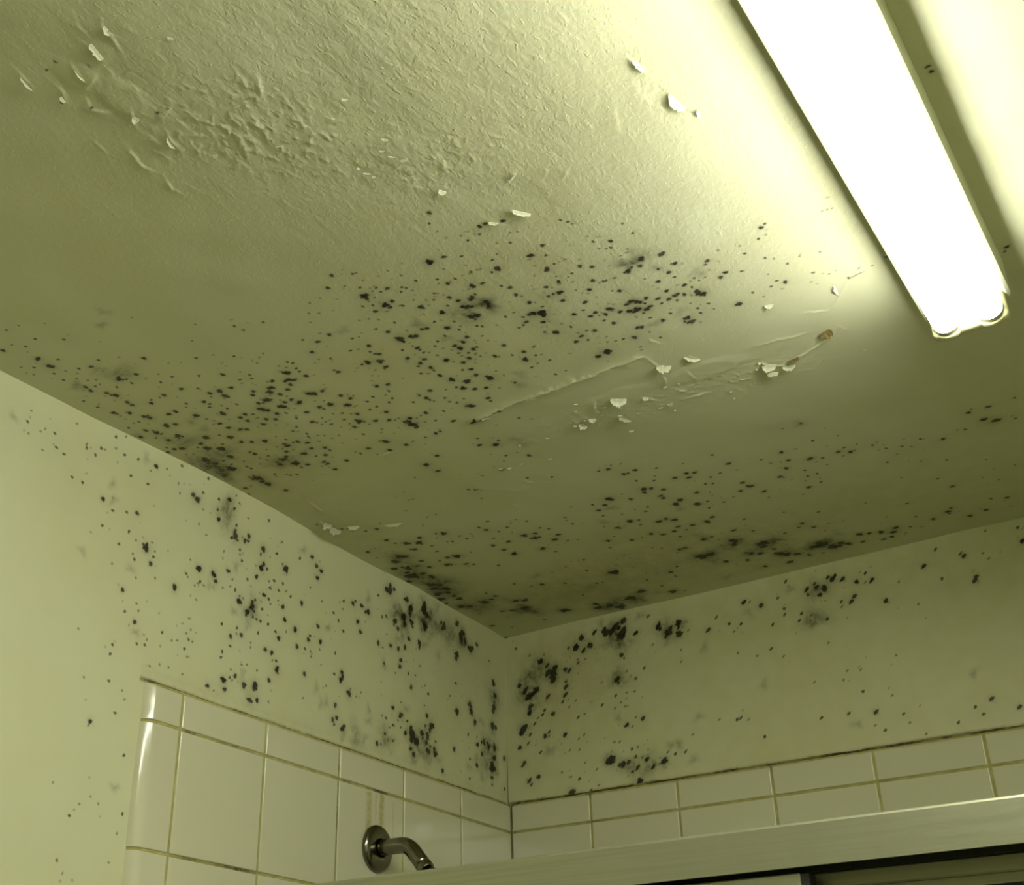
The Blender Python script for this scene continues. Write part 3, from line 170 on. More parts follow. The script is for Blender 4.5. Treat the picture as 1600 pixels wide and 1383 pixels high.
def tile_material():
    m, nt, p = new_mat('glazed_tile'); b = NB(nt)
    co = b.coord()
    sep = b.n('ShaderNodeSeparateXYZ'); b.link(co, sep.inputs[0])
    X, Y, Z = sep.outputs
    c = b.mix(b.ramp(b.noise(co, 7, 2), 0.3, 0.7), (0.60, 0.585, 0.43), (0.585, 0.57, 0.41))
    # rust coloured drips above the shower flange, faint soap film below them
    tot = None
    for y0, w0, z0, z1, a in ((-0.388, 0.012, -0.347, -0.44, 0.85), (-0.372, 0.006, -0.345, -0.40, 0.45), (-0.3585, 0.010, -0.345, -0.42, 1.0),
                              (-0.330, 0.004, -0.352, -0.44, 0.35), (-0.345, 0.012, -0.42, -0.47, 0.5)):
        g = b.ramp(b.math('ABSOLUTE', b.math('ADD', Y, b.math('MULTIPLY', b.noise(co, 60, 1), 0.006), ), 0), 0, 1)
        d = b.math('ABSOLUTE', b.math('SUBTRACT', b.math('ADD', Y, b.math('MULTIPLY', b.noise(co, 45, 1), 0.004)), y0 + 0.002))
        g = b.ramp(d, 0.0, w0, 1.0, 0.0)
        zt = b.ramp(Z, H + z0 - 0.001, H + z0 - 0.006)
        zb = b.ramp(Z, H + z1, H + z1 + 0.03)
        g = b.math('MULTIPLY', b.math('MULTIPLY', g, b.math('MULTIPLY', zt, zb)), a)
        tot = g if tot is None else b.math('MAXIMUM', tot, g)
    onleft = b.ramp(X, 0.02, 0.03, 1, 0)
    tot = b.math('MULTIPLY', tot, b.math('MULTIPLY', onleft, b.ramp(b.noise(co, 150, 3), 0.3, 0.7, 0.5, 1.0)))
    c = b.mix(tot, c, (0.36, 0.32, 0.08))
    b.link(c, p.inputs['Base Color'])
    p.inputs['Roughness'].default_value = 0.12
    p.inputs['Specular IOR Level'].default_value = 0.5
    h = b.noise(co, 18, 2)
    bp = b.n('ShaderNodeBump'); bp.inputs['Strength'].default_value = 1; bp.inputs['Distance'].default_value = 0.0006
    b.link(h, bp.inputs['Height']); b.link(bp.outputs[0], p.inputs['Normal'])
    return m
M_TILE = tile_material()

def grout_material():
    m, nt, p = new_mat('mouldy_grout'); b = NB(nt)
    co = b.coord()
    g = b.attr('grime')
    f = b.math('ADD', b.math('MULTIPLY', b.ramp(b.noise(co, 22, 4, 0.65), 0.52, 0.78), 0.6), g, clamp=True)
    c = b.mix(b.ramp(b.noise(co, 60, 2), 0.3, 0.7), (0.44, 0.41, 0.16), (0.34, 0.31, 0.10))
    c = b.mix(b.math('MULTIPLY', f, b.ramp(b.noise(co, 260, 3), 0.3, 0.65, 0.5, 1.0), clamp=True), c, (0.045, 0.035, 0.010))
    b.link(c, p.inputs['Base Color']); p.inputs['Roughness'].default_value = 0.8
    return m
M_GROUT = grout_material()

def glass_material():
    m, nt, p = new_mat('obscure_glass'); b = NB(nt)
    co = b.coord()
    p.inputs['Base Color'].default_value = (0.86, 0.90, 0.76, 1)
    p.inputs['Roughness'].default_value = 0.35
    p.inputs['Transmission Weight'].default_value = 0.85
    p.inputs['IOR'].default_value = 1.45
    v = b.n('ShaderNodeTexVoronoi'); v.inputs['Scale'].default_value = 220; b.link(co, v.inputs['Vector'])
    bp = b.n('ShaderNodeBump'); bp.inputs['Distance'].default_value = 0.0008
    b.link(v.outputs['Distance'], bp.inputs['Height']); b.link(bp.outputs[0], p.inputs['Normal'])
    return m
M_GLASS = glass_material()

m, nt, p = new_mat('fluorescent_glow')
nt.nodes.remove(p)
em = nt.nodes.new('ShaderNodeEmission'); em.inputs[0].default_value = (0.985, 1.0, 0.85, 1)
em.inputs[1].default_value = TUBE_STRENGTH
nt.links.new(em.outputs[0], nt.nodes['Material Output'].inputs[0])
M_TUBE = m

# ------------------------------------------------------------ object helpers
def link(name, me, mat, parent=None, smooth=False):
    o = bpy.data.objects.new(name, me); COL.objects.link(o)
    if mat: me.materials.append(mat)
    if parent: o.parent = parent
    if smooth: me.shade_smooth() if hasattr(me, 'shade_smooth') else me.polygons.foreach_set('use_smooth', [True] * len(me.polygons))
    return o

def from_bm(name, bm, mat, parent=None, smooth=False):
    me = bpy.data.meshes.new(name)
    bmesh.ops.recalc_face_normals(bm, faces=bm.faces)
    bm.to_mesh(me); bm.free()
    return link(name, me, mat, parent, smooth)

def box(bm, x0, x1, y0, y1, z0, z1, bev=0.0, seg=2):
    t = bmesh.new(); bmesh.ops.create_cube(t, size=1)
    for v in t.verts:
        v.co = Vector(((x0 + x1) / 2 + v.co.x * (x1 - x0), (y0 + y1) / 2 + v.co.y * (y1 - y0), (z0 + z1) / 2 + v.co.z * (z1 - z0)))
    if bev: bmesh.ops.bevel(t, geom=list(t.edges), offset=bev, segments=seg, affect='EDGES', profile=0.5)
    tm = bpy.data.meshes.new('tmp'); t.to_mesh(tm); t.free(); bm.from_mesh(tm); bpy.data.meshes.remove(tm)

def tube(bm, pts, radii, seg=32, cap=True):
    pts = [Vector(p) for p in pts]; rings = []
    up = Vector((0, 1, 0.001))
    for i, p in enumerate(pts):
        d = (pts[min(i + 1, len(pts) - 1)] - pts[max(i - 1, 0)]).normalized()
        u = up if abs(d.dot(up)) < 0.95 else Vector((1, 0, 0))
        a = d.cross(u).normalized(); c = d.cross(a).normalized()
        r = radii[i] if isinstance(radii, (list, tuple)) else radii
        rings.append([bm.verts.new(p + (a * math.cos(t) + c * math.sin(t)) * r) for t in (2 * math.pi * k / seg for k in range(seg))])
    for A, B in zip(rings, rings[1:]):
        for k in range(seg): bm.faces.new((A[k], A[(k + 1) % seg], B[(k + 1) % seg], B[k]))
    if cap: bm.faces.new(rings[0]); bm.faces.new(rings[-1])

def lathe(bm, origin, axis, prof, seg=48):
    """prof: list of (distance along axis, radius)"""
    o = Vector(origin); d = Vector(axis).normalized()
    a = d.cross(Vector((0, 1, 0.01))).normalized() if abs(d.y) < 0.9 else d.cross(Vector((1, 0, 0))).normalized()
    c = d.cross(a)
    rings = []
    for t, r in prof:
        rings.append([bm.verts.new(o + d * t + (a * math.cos(k * 2 * math.pi / seg) + c * math.sin(k * 2 * math.pi / seg)) * max(r, 1e-5)) for k in range(seg)])
    for A, B in zip(rings, rings[1:]):
        for k in range(seg): bm.faces.new((A[k], A[(k + 1) % seg], B[(k + 1) % seg], B[k]))
    bm.faces.new(rings[0]); bm.faces.new(rings[-1])

def extrude_profile(bm, prof, x0, x1):
    """prof: closed list of (y, z), extruded along x"""
    A = [bm.verts.new((x0, y, z)) for y, z in prof]; B = [bm.verts.new((x1, y, z)) for y, z in prof]
    n = len(prof)
    for k in range(n): bm.faces.new((A[k], A[(k + 1) % n], B[(k + 1) % n], B[k]))
    bm.faces.new(A); bm.faces.new(B)

def struct(o):
    o['kind'] = 'structure'; return o
def tag(o, label, cat, group=None):
    o['label'] = label; o['category'] = cat
    if group: o['group'] = group
    return o

# ------------------------------------------------------------ surfaces with mould, stains and relief
def steps(a, b, fine, coarse_to=None, lo=None, n=8):
    f = np.arange(a, b + fine * 0.5, fine); f[-1] = b
    parts = []
    if lo is not None and lo < a: parts.append(np.linspace(lo, a, n, endpoint=False))
    parts.append(f)
    if coarse_to is not None and coarse_to > b: parts.append(np.linspace(b, coarse_to, n + 1)[1:])
    return np.concatenate(parts)

def vnoise(U, V, cell, seed):
    r = np.random.default_rng(seed)
    def wts(x):
        t = (x - x.min()) / cell; i = np.floor(t).astype(int); fr = t - i; fr = fr * fr * (3 - 2 * fr)
        return i, fr
    iu, fu = wts(U); iv, fv = wts(V)
    G = r.random((iu.max() + 2, iv.max() + 2))
    A = G[iu] * (1 - fu)[:, None] + G[iu + 1] * fu[:, None]
    return A[:, iv] * (1 - fv)[None] + A[:, iv + 1] * fv[None]
def fbm(U, V, cell, seed, n=4):
    s = 0; a = 1; t = 0
    for k in range(n):
        s = s + a * vnoise(U, V, cell / 2 ** k, seed + k); t += a; a *= 0.55
    return s / t

DARK = {0: 0.70, 1: 0.90, 2: 0.97, 3: 0.99, 4: 1.0, 5: 1.0}
def raster(U, V, table, aniso=(1, 1, 0), seed=1, edge=0.0011, extra=250, soft=1.25):
    """returns spot, dark, smudge fields"""
    r = np.random.default_rng(seed)
    spot = np.zeros((len(U), len(V)), np.float32); dark = np.full_like(spot, 0.6); smu = np.zeros_like(spot)
    T = np.array([[float(x) for x in t.split(',')] for t in table.split()])
    T[:, :3] *= 1e-4; T[T[:, 3] < 6, 2] *= 1.12
    base = T[np.isin(T[:, 3], (0, 1, 2, 3))]
    pick = base[r.integers(0, len(base), extra)]
    ex = pick.copy(); ex[:, :2] += r.normal(0, 0.016, (extra, 2)); ex[:, 2] = r.uniform(0.0008, 0.0017, extra); ex[:, 3] = 9
    T = np.vstack([T, ex])
    ca, sa = math.cos(aniso[2]), math.sin(aniso[2])
    def window(u, v, R):
        i0, i1 = np.searchsorted(U, (u - R, u + R)); j0, j1 = np.searchsorted(V, (v - R, v + R))
        if i0 >= i1 or j0 >= j1: return None
        return slice(i0, i1), slice(j0, j1), (U[i0:i1] - u)[:, None], (V[j0:j1] - v)[None]
    for u, v, rad, k in T:
        k = int(k)
        el = r.uniform(0.85, 1.2)
        if k >= 6 and k != 9:                      # soft smudges
            rad *= soft; R = rad * 2.2
            w = window(u, v, R)
            if not w: continue
            du, dv = w[2], w[3]
            ph = r.uniform(0, 6.28, 3)
            th = np.arctan2(dv, du)
            rr = np.sqrt(du ** 2 + dv ** 2) / (rad * (1 + 0.25 * np.sin(2 * th + ph[0]) + 0.18 * np.sin(3 * th + ph[1]) + 0.1 * np.sin(5 * th + ph[2])))
            a = {6: 0.36, 7: 0.50, 8: 0.90}[k]
            smu[w[0], w[1]] = 1 - (1 - smu[w[0], w[1]]) * (1 - a * np.exp(-rr ** 2 * 1.1))
        else:
            subs = [(0, 0, 1.0)]
            if k in (3, 4, 5): subs = [(0, 0, 0.86)] + [(r.normal(0, 0.55), r.normal(0, 0.55), r.uniform(0.35, 0.6)) for _ in range(4)]
            for a, c, q in subs:
                uu, vv, rq = u + a * rad, v + c * rad, max(rad * q, 0.0006)
                ext = rq + edge * 2.5
                w = window(uu, vv, ext * 1.5 * max(aniso[0], aniso[1]))
                if not w: continue
                du = (w[2] * ca + w[3] * sa) / (aniso[0] * el); dv = (-w[2] * sa + w[3] * ca) / (aniso[1] / el)
                th = np.arctan2(dv, du); ph = r.uniform(0, 6.28, 2)
                rr = np.sqrt(du ** 2 + dv ** 2) * (1 + 0.12 * np.sin(2 * th + ph[0]) + 0.1 * np.sin(3 * th + ph[1]))
                f = np.clip(0.5 + (rq - rr) / (4 * edge), 0, 1)
                sub = spot[w[0], w[1]]
                upd = f > sub
                sub[upd] = f[upd]
                dk = DARK.get(k, 0.38)
                dk = dk * r.uniform(0.85, 1.0)
                ds = dark[w[0], w[1]]; ds[upd] = dk
            if k in (2, 3, 4, 5):                  # halo
                w = window(u, v, rad * 3.2)
                if w:
                    q = (w[2] ** 2 + w[3] ** 2) / (rad * 1.7) ** 2
                    smu[w[0], w[1]] = 1 - (1 - smu[w[0], w[1]]) * (1 - 0.34 * np.exp(-q))
    # where colonies crowd together the paint between them is grey-green with young growth
    dens = np.zeros_like(smu)
    for u, v, rad, k in T:
        if k > 5: continue
        w = window(u, v, 0.035)
        if w: dens[w[0], w[1]] += (rad / 0.003) ** 1.6 * np.exp(-(w[2] ** 2 + w[3] ** 2) / 0.013 ** 2)
    dens = np.clip(dens / 7.0, 0, 1)
    smu = 1 - (1 - smu) * (1 - 0.30 * dens)
    return spot, dark, smu, dens

def ridge(U, V, hgt, pts, w, amp, far=0.0045, jit=0.0):
    """raised lip of loosened paint: steep on the side of the lamp, fading out on the other"""
    P = [pts[0]]
    for (a, b_), (c, d) in zip(pts, pts[1:]):
        n = max(1, int(math.hypot(c - a, d - b_) / 0.004))
        for k in range(1, n + 1):
            P.append((a + (c - a) * k / n + rng.normal(0, jit), b_ + (d - b_) * k / n + rng.normal(0, jit)))
    m = len(P); am = 0.6
    for q, ((a, b_), (c, d)) in enumerate(zip(P, P[1:])):
        am = 0.75 * am + 0.25 * rng.uniform(0.2, 1.5)
        s0 = min(1, (q + 1) / 2.5, (m - 1 - q) / 2.5)
        R = far * 3
        i0, i1 = np.searchsorted(U, (min(a, c) - R, max(a, c) + R)); j0, j1 = np.searchsorted(V, (min(b_, d) - R, max(b_, d) + R))
        if i0 >= i1 or j0 >= j1: continue
        du = (U[i0:i1] - a)[:, None]; dv = (V[j0:j1] - b_)[None]
        L = max(math.hypot(c - a, d - b_), 1e-6); ex, ey = (c - a) / L, (d - b_) / L
        nx, ny = -ey, ex
        lx, ly = 0.949 - a, min(max(b_, -1.8), -0.7) - b_
        if nx * lx + ny * ly < 0: nx, ny = -nx, -ny
        tt = du * ex + dv * ey; t = np.clip(tt, 0, L)
        side = du * nx + dv * ny
        dd = np.sqrt((du - t * ex) ** 2 + (dv - t * ey) ** 2)
        g = amp * am * s0 * np.where(side > 0, np.exp(-(dd / w) ** 2), np.exp(-dd / far) * 0.999)
        hgt[i0:i1, j0:j1] = np.maximum(hgt[i0:i1, j0:j1], g)

def surface(name, P, attrs, mat, flip=False):
    """P: (nu, nv, 3) positions"""
    nu, nv = P.shape[:2]
    me = bpy.data.meshes.new(name)
    me.vertices.add(nu * nv); me.vertices.foreach_set('co', P.reshape(-1).astype(np.float32))
    idx = np.arange(nu * nv, dtype=np.int32).reshape(nu, nv)
    q = np.stack([idx[:-1, :-1], idx[1:, :-1], idx[1:, 1:], idx[:-1, 1:]], -1).reshape(-1, 4)
    if flip: q = q[:, ::-1]
    nf = len(q)
    me.loops.add(nf * 4); me.loops.foreach_set('vertex_index', np.ascontiguousarray(q).reshape(-1))
    me.polygons.add(nf); me.polygons.foreach_set('loop_start', np.arange(0, nf * 4, 4, dtype=np.int32))
    try: me.polygons.foreach_set('loop_total', np.full(nf, 4, dtype=np.int32))
    except Exception: pass
    me.update(calc_edges=True)
    me.polygons.foreach_set('use_smooth', np.ones(nf, dtype=bool))
    for k, a in attrs.items():
        at = me.attributes.new(k, 'FLOAT', 'POINT'); at.data.foreach_set('value', np.ascontiguousarray(a, dtype=np.float32).reshape(-1))
    me.update()
    return link(name, me, mat)

def gauss(U, V, u, v, su, sv=None):
    sv = sv or su
    return np.exp(-((U - u)[:, None] / su) ** 2 - ((V - v)[None] / sv) ** 2)

# --- ceiling
U = steps(-0.012, 1.13, 0.0013, 1.54, None, 6); V = steps(-1.46, 0.012, 0.0013, None, -2.61, 10)
spot, dark, smu, dens = raster(U, V, SPOTS_C, seed=5, extra=420, soft=1.6)
hgt = np.zeros_like(spot)                       # relief, metres towards the room
for s in STROKES.split():
    pts = [tuple(float(c) * 1e-4 for c in q.split(',')) for q in s.split(';')]
    ln = sum(math.hypot(c - a, d - e) for (a, e), (c, d) in zip(pts, pts[1:]))
    ridge(U, V, hgt, pts, rng.uniform(0.0007, 0.0011), rng.uniform(0.0009, 0.0015) * (2.0 if ln > 0.12 else 1.15), rng.uniform(0.003, 0.006), 0.0005)
for cu, cv, su, sv, n_ in ((0.50, -0.598, 0.06, 0.022, 60), (0.68, -0.59, 0.08, 0.024, 80), (0.49, -1.205, 0.06, 0.04, 70), (0.60, -1.09, 0.05, 0.04, 30), (0.39, -0.53, 0.07, 0.03, 25), (0.80, -1.05, 0.03, 0.03, 12)):
    for _ in range(n_):
        a, c = cu + rng.normal(0, su), cv + rng.normal(0, sv); th = rng.normal(0.6, 0.5); l = rng.uniform(0.004, 0.012)
        ridge(U, V, hgt, [(a, c), (a + l * math.cos(th), c + l * math.sin(th))], 0.0008, rng.uniform(0.0004, 0.0010), 0.003, 0.0003)
# peeled patches: a flaking crust of little ridges
def patch(cu, cv, su, sv, rot=0.0):
    c, s = math.cos(rot), math.sin(rot)
    a = (U - cu)[:, None]; b = (V - cv)[None]
    return np.exp(-((a * c + b * s) / su) ** 2 - ((-a * s + b * c) / sv) ** 2)
nA = fbm(U, V, 0.011, 31, 3); nB = fbm(U, V, 0.006, 47, 2)
crust = np.clip(1 - np.abs(nA - 0.5) * 11, 0, 1) * np.clip((nB - 0.42) * 6, 0, 1)
mA = patch(0.495, -1.205, 0.085, 0.055, 0.9) + 0.5 * patch(0.61, -1.08, 0.07, 0.05) + 0.45 * patch(0.82, -1.06, 0.035, 0.03)
mB = patch(0.68, -0.585, 0.10, 0.028, 0.15) + 0.9 * patch(0.50, -0.595, 0.07, 0.028, 0.1) + 0.4 * patch(0.38, -0.56, 0.08, 0.03)
hgt += crust * (0.0011 * np.clip(mA, 0, 1) + 0.0008 * np.clip(mB, 0, 1))
# blisters
for cu, cv, ru, rv, a in ((0.432, -1.298, 0.019, 0.026, 0.0022), (0.418, -1.335, 0.014, 0.02, 0.0014), (0.445, -1.345, 0.02, 0.012, 0.0012),
                          (0.66, -0.625, 0.05, 0.018, 0.0018), (0.55, -0.63, 0.045, 0.016, 0.0014), (0.73, -0.63, 0.04, 0.02, 0.0015)):
    g = np.sqrt(((U - cu)[:, None] / ru) ** 2 + ((V - cv)[None] / rv) ** 2) + 0.35 * (fbm(U, V, 0.02, int(cu * 1000), 2) - 0.5)
    hgt += a * 0.45 * np.clip((1.15 - g) * 2.2, 0, 1)
hgt += 0.004 * (vnoise(U, V, 0.16, 3) - 0.5) + 0.0012 * (vnoise(U, V, 0.05, 9) - 0.5)     # hand-trowelled plaster is never flat
amp = (np.abs(U - 0.5)[:, None] < 10) * 1.0
rough = 0.22 + 0.85 * patch(0.72, -1.20, 0.32, 0.26, 0.0) + 0.4 * patch(0.75, -0.85, 0.3, 0.15) + 0.35 * np.clip(mB, 0, 1)
rough = np.clip(rough, 0, 1.15)
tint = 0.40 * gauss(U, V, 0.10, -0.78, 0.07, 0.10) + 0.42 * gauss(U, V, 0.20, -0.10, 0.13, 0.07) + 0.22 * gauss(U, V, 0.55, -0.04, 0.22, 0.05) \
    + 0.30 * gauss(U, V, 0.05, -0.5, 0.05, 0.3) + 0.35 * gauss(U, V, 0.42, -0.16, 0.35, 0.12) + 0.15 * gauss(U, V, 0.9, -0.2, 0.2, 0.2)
smu = 1 - (1 - smu) * (1 - 0.20 * np.clip(gauss(U, V, 0.36, -0.14, 0.30, 0.10), 0, 1) * fbm(U, V, 0.02, 77) * 1.6)
P = np.zeros((len(U), len(V), 3)); P[..., 0] = U[:, None]; P[..., 1] = V[None]; P[..., 2] = H - hgt
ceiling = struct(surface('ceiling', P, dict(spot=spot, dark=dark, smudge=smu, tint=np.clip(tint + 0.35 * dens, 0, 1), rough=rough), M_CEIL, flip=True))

# --- left wall (x about -6 mm, wavy plaster near the ceiling)
V2 = steps(-0.57, 0.006, 0.0015, None, -H, 24); U2 = steps(-1.20, 0.012, 0.0015, None, -2.61, 8)
spot, dark, smu, dens = raster(U2, V2, SPOTS_L, seed=8, extra=160)
wob = np.interp(U2, [-2.6, -1.20, -1.0865, -0.949, -0.76, -0.63, -0.52, -0.447, -0.37, -0.289, -0.1, 0.0],
                [-.008, -.008, -.008, -.002, .009, .0085, .003, .001, .003, .007, -.002, -.006])
fade = np.exp(-np.clip(-V2, 0, 9) / 0.05)
X = (-0.006 - 0.0045 * np.clip((-V2 - 0.10) / 0.19, 0, 1))[None] + (wob + 0.006)[:, None] * fade[None]
X = X + 0.0016 * (vnoise(U2, V2, 0.12, 21) - 0.5)
def grime_band(U, V, z0, zw, seed):
    n = fbm(U, V, 0.03, seed, 4)
    d = (V - z0)[None] + 0 * U[:, None]
    return np.clip(1 - np.abs(d) / zw, 0, 1) * np.clip((n - 0.30) * 3.0, 0.35, 1)
inx = ((U2 > -0.825) & (U2 < 0))[:, None]
band = grime_band(U2, V2, -0.2965, 0.0045, 5) * inx
smu = 1 - (1 - smu) * (1 - 0.85 * band) * (1 - 0.18 * np.exp(-np.abs((V2 + 0.285) / 0.01))[None] * inx * fbm(U2, V2, 0.02, 15))
smu = 1 - (1 - smu) * (1 - 0.10 * gauss(U2, V2, -0.17, -0.14, 0.16, 0.14) * fbm(U2, V2, 0.05, 91))
tint = 0.22 * gauss(U2, V2, -0.10, -0.05, 0.18, 0.08) + 0.35 * band + 0.12 * gauss(U2, V2, -0.35, -0.25, 0.25, 0.08)
P = np.zeros((len(U2), len(V2), 3)); P[..., 0] = X; P[..., 1] = U2[:, None]; P[..., 2] = H + V2[None]
rough = 0.5 + 0 * X
wall_left = struct(surface('wall_left', P, dict(spot=spot, dark=dark, smudge=smu, tint=np.clip(tint + 0.15 * dens, 0, 1), rough=rough), M_WALL, flip=False))

# --- back wall
U3 = steps(-0.008, 1.0, 0.0015, 1.54, None, 5); V3 = steps(-0.45, 0.006, 0.0015, None, -H, 24)
spot, dark, smu, dens = raster(U3, V3, SPOTS_B, aniso=(1.25, 0.8, 0.75), seed=9, extra=110)
band = grime_band(U3, V3, -0.2965, 0.0045, 6)
smu = 1 - (1 - smu) * (1 - 0.85 * band)
smu = 1 - (1 - smu) * (1 - 0.16 * gauss(U3, V3, 0.12, -0.08, 0.14, 0.08) * fbm(U3, V3, 0.05, 92))
tint = 0.30 * gauss(U3, V3, 0.10, -0.10, 0.12, 0.12) + 0.35 * band + 0.15 * gauss(U3, V3, 0.5, -0.04, 0.4, 0.06) + 0.15
P = np.zeros((len(U3), len(V3), 3)); P[..., 0] = U3[:, None]; P[..., 2] = H + V3[None]
P[..., 1] = 0.007 + 0.0016 * (vnoise(U3, V3, 0.12, 22) - 0.5)
wall_back = struct(surface('wall_back', P, dict(spot=spot, dark=dark, smudge=smu, tint=tint, rough=0.45 + 0 * P[..., 0]), M_WALL, flip=False))

# --- rest of the room shell
def plane(name, pts, mat):
    bm = bmesh.new(); bm.faces.new([bm.verts.new(p) for p in pts]); me = bpy.data.meshes.new(name); bm.to_mesh(me); bm.free()
    return struct(link(name, me, mat))
XR, YF = 1.54, -2.61
M_PLAIN = simple_mat('plain_wall_paint', (0.62, 0.64, 0.42), 0.5, noise=0.05, scale=6)
plane('wall_right', [(XR, YF, 0), (XR, 0.012, 0), (XR, 0.012, H), (XR, YF, H)], M_PLAIN)
plane('wall_front', [(-0.012, YF, 0), (XR, YF, 0), (XR, YF, H), (-0.012, YF, H)], M_PLAIN)
plane('floor', [(-0.012, YF, 0), (XR, YF, 0), (XR, 0.012, 0), (-0.012, 0.012, 0)], M_FLOOR)

# ------------------------------------------------------------ curled paint flakes hanging from the ceiling
fr = random.Random(77)
tiny = []
for cu, cv, su, sv, n_ in ((0.50, -0.595, 0.055, 0.02, 16), (0.68, -0.585, 0.075, 0.02, 12), (0.505, -1.20, 0.05, 0.03, 8), (0.57, -1.115, 0.02, 0.012, 7), (0.36, -0.53, 0.05, 0.03, 4)):
    for _ in range(n_):
        tiny.append('%d,%d,%d,%d,%d,-1' % ((cu + fr.gauss(0, su)) * 1e4, (cv + fr.gauss(0, sv)) * 1e4, fr.uniform(30, 75), fr.uniform(20, 45), fr.uniform(0, 60)))
for t in FLAKES.split() + tiny:
    u, v, L, w, ang, k = (float(x) for x in t.split(','))
    u, v, L, w = u * 1e-4, v * 1e-4, L * 1e-4, w * 0.72e-4
    a = math.radians(ang); d = Vector((math.cos(a), math.sin(a), 0))
    lamp = Vector((0.949 - u, min(max(v, -1.8), -0.7) - v, 0))
    n = Vector((-d.y, d.x, 0))
    if n.dot(lamp) < 0: n = -n                    # n points to the lamp: the flake is still attached on that side
    bm = bmesh.new(); nu_, nv_ = 12, 6; rows = []
    r = random.Random(int(u * 1e5))
    hang = math.radians(r.uniform(9, 20) if k < 0 else r.uniform(15, 27)); curl = r.uniform(0.1, 0.5)
    jag = [r.uniform(0.7, 1.15) for _ in range(nu_ + 1)]
    jag2 = [r.uniform(-0.12, 0.12) for _ in range(nu_ + 1)]
    top = H - 0.0012
    for i in range(nu_ + 1):
        s = i / nu_ - 0.5; taper = max(0.25, math.sqrt(max(0, 1 - (2 * s) ** 2 * 0.9)))
        row = []
        for j in range(nv_ + 1):
            q = j / nv_ * w * taper * jag[i]
            th = hang + curl * (j / nv_ - 0.5)
            off = n * (w * 0.5 + w * jag2[i] * 0.5) - n * q * math.cos(th)
            row.append(bm.verts.new(Vector((u, v, top)) + d * (s * L) + off - Vector((0, 0, q * math.sin(th)))))
        rows.append(row)
    for i in range(nu_):
        for j in range(nv_): bm.faces.new((rows[i][j], rows[i + 1][j], rows[i + 1][j + 1], rows[i][j + 1]))
    bmesh.ops.recalc_face_normals(bm, faces=bm.faces)
    bmesh.ops.solidify(bm, geom=list(bm.faces), thickness=0.0003)
    o = from_bm('paint_flake', bm, M_RUST if k > 0 else M_FLAKE, ceiling, True)
    if k > 0: o['label'] = 'rust-stained curl of paint'

# ------------------------------------------------------------ tiles
G = 0.0018                     # half a grout joint
def tile_patch(bm, P0, eu, ev, en, a, b, edges, deep=0.0120):
    """one glazed tile: face a x b from corner P0; edges = (left, right, bottom, top) widths of rounding"""
    def line(L, w0, w1):
        s = [0]; 
        for w in (0.04, 0.1, 0.2, 0.3, 0.4, 0.5, 0.6, 0.7, 0.8, 0.9, 1.0): s.append(w0 * w)
        s += [w0 + (L - w0 - w1) * t for t in (0.03, 0.1, 0.3, 0.5, 0.7, 0.9, 0.97)]
        for w in (1.0, 0.9, 0.8, 0.7, 0.6, 0.5, 0.4, 0.3, 0.2, 0.1, 0.04): s.append(L - w1 * w)
        s.append(L); return s
    l, r, bo, to = edges
    us, vs = line(a, l[0], r[0]), line(b, bo[0], to[0])
    def drop(dist, e):
        t = min(1, max(0, 1 - dist / e[0])); return e[1] * t ** 3 if len(e) > 2 else e[1] * (1 - math.sqrt(max(0, 1 - t * t)))
    g = []
    for x in us:
        row = []
        for y in vs:
            h = math.hypot(drop(x, l) + drop(a - x, r), drop(y, bo) + drop(b - y, to))
            row.append(bm.verts.new(P0 + eu * x + ev * y - en * min(h, deep)))
        g.append(row)
    for i in range(len(us) - 1):
        for j in range(len(vs) - 1): bm.faces.new((g[i][j], g[i + 1][j], g[i + 1][j + 1], g[i][j + 1]))
    ring = [g[i][0] for i in range(len(us))] + [g[-1][j] for j in range(1, len(vs))] + [g[i][-1] for i in range(len(us) - 2, -1, -1)] + [g[0][j] for j in range(len(vs) - 2, 0, -1)]
    low = []
    for q in ring:
        dd = (q.co - P0).dot(en); low.append(bm.verts.new(q.co - en * max(0.0, deep + dd)))
    for k in range(len(ring)):
        k2 = (k + 1) % len(ring)
        if (ring[k].co - low[k].co).length > 1e-5 or (ring[k2].co - low[k2].co).length > 1e-5:
            try: bm.faces.new((ring[k], ring[k2], low[k2], low[k]))
            except Exception: pass

def tile_field(name, parent, axis, cols, rows, bull_left):
    bm = bmesh.new()
    e = (0.0018, 0.0014)
    for ci in range(len(cols) - 1):
        for ri in range(len(rows) - 1):
            c0, c1 = cols[ci], cols[ci + 1]; z1, z0 = rows[ri], rows[ri + 1]
            top = (0.009, 0.0115) if ri == 0 else e
            left = (0.022, 0.0118, 2) if (bull_left and ci == 0) else e
            jig = random.uniform(-0.0002, 0.0002)
            if axis == 'y':
                P0 = Vector((jig, c0 + (0 if ci == 0 and bull_left else G), H + z0 + G)); eu = Vector((0, 1, 0)); en = Vector((1, 0, 0))
            else:
                P0 = Vector((c0 + G, jig, H + z0 + G)); eu = Vector((1, 0, 0)); en = Vector((0, -1, 0))
            a = c1 - c0 - (G if ci == 0 and bull_left else 2 * G); b = z1 - z0 - (G if ri == 0 else 2 * G)
            tile_patch(bm, P0, eu, Vector((0, 0, 1)), en, a, b, (left, e, e, top))
    o = from_bm(name, bm, M_TILE, parent, True)
    return o
rows = [-0.2982, -0.3460, -0.4938] + [-0.4938 - W * k for k in range(1, 10)]
colsL = [-0.8195, -0.7620, -0.6105, -0.4575, -0.3040, -0.1502, 0.0]
colsB = [0.0, 0.1503, 0.3038, 0.4575, 0.6100, 0.7625, 0.915, 1.0675, 1.22, 1.3725, 1.525]
tl = tile_field('tile_cladding', wall_left, 'y', colsL, rows, True)
tb = tile_field('tile_cladding', wall_back, 'x', colsB, rows, False)
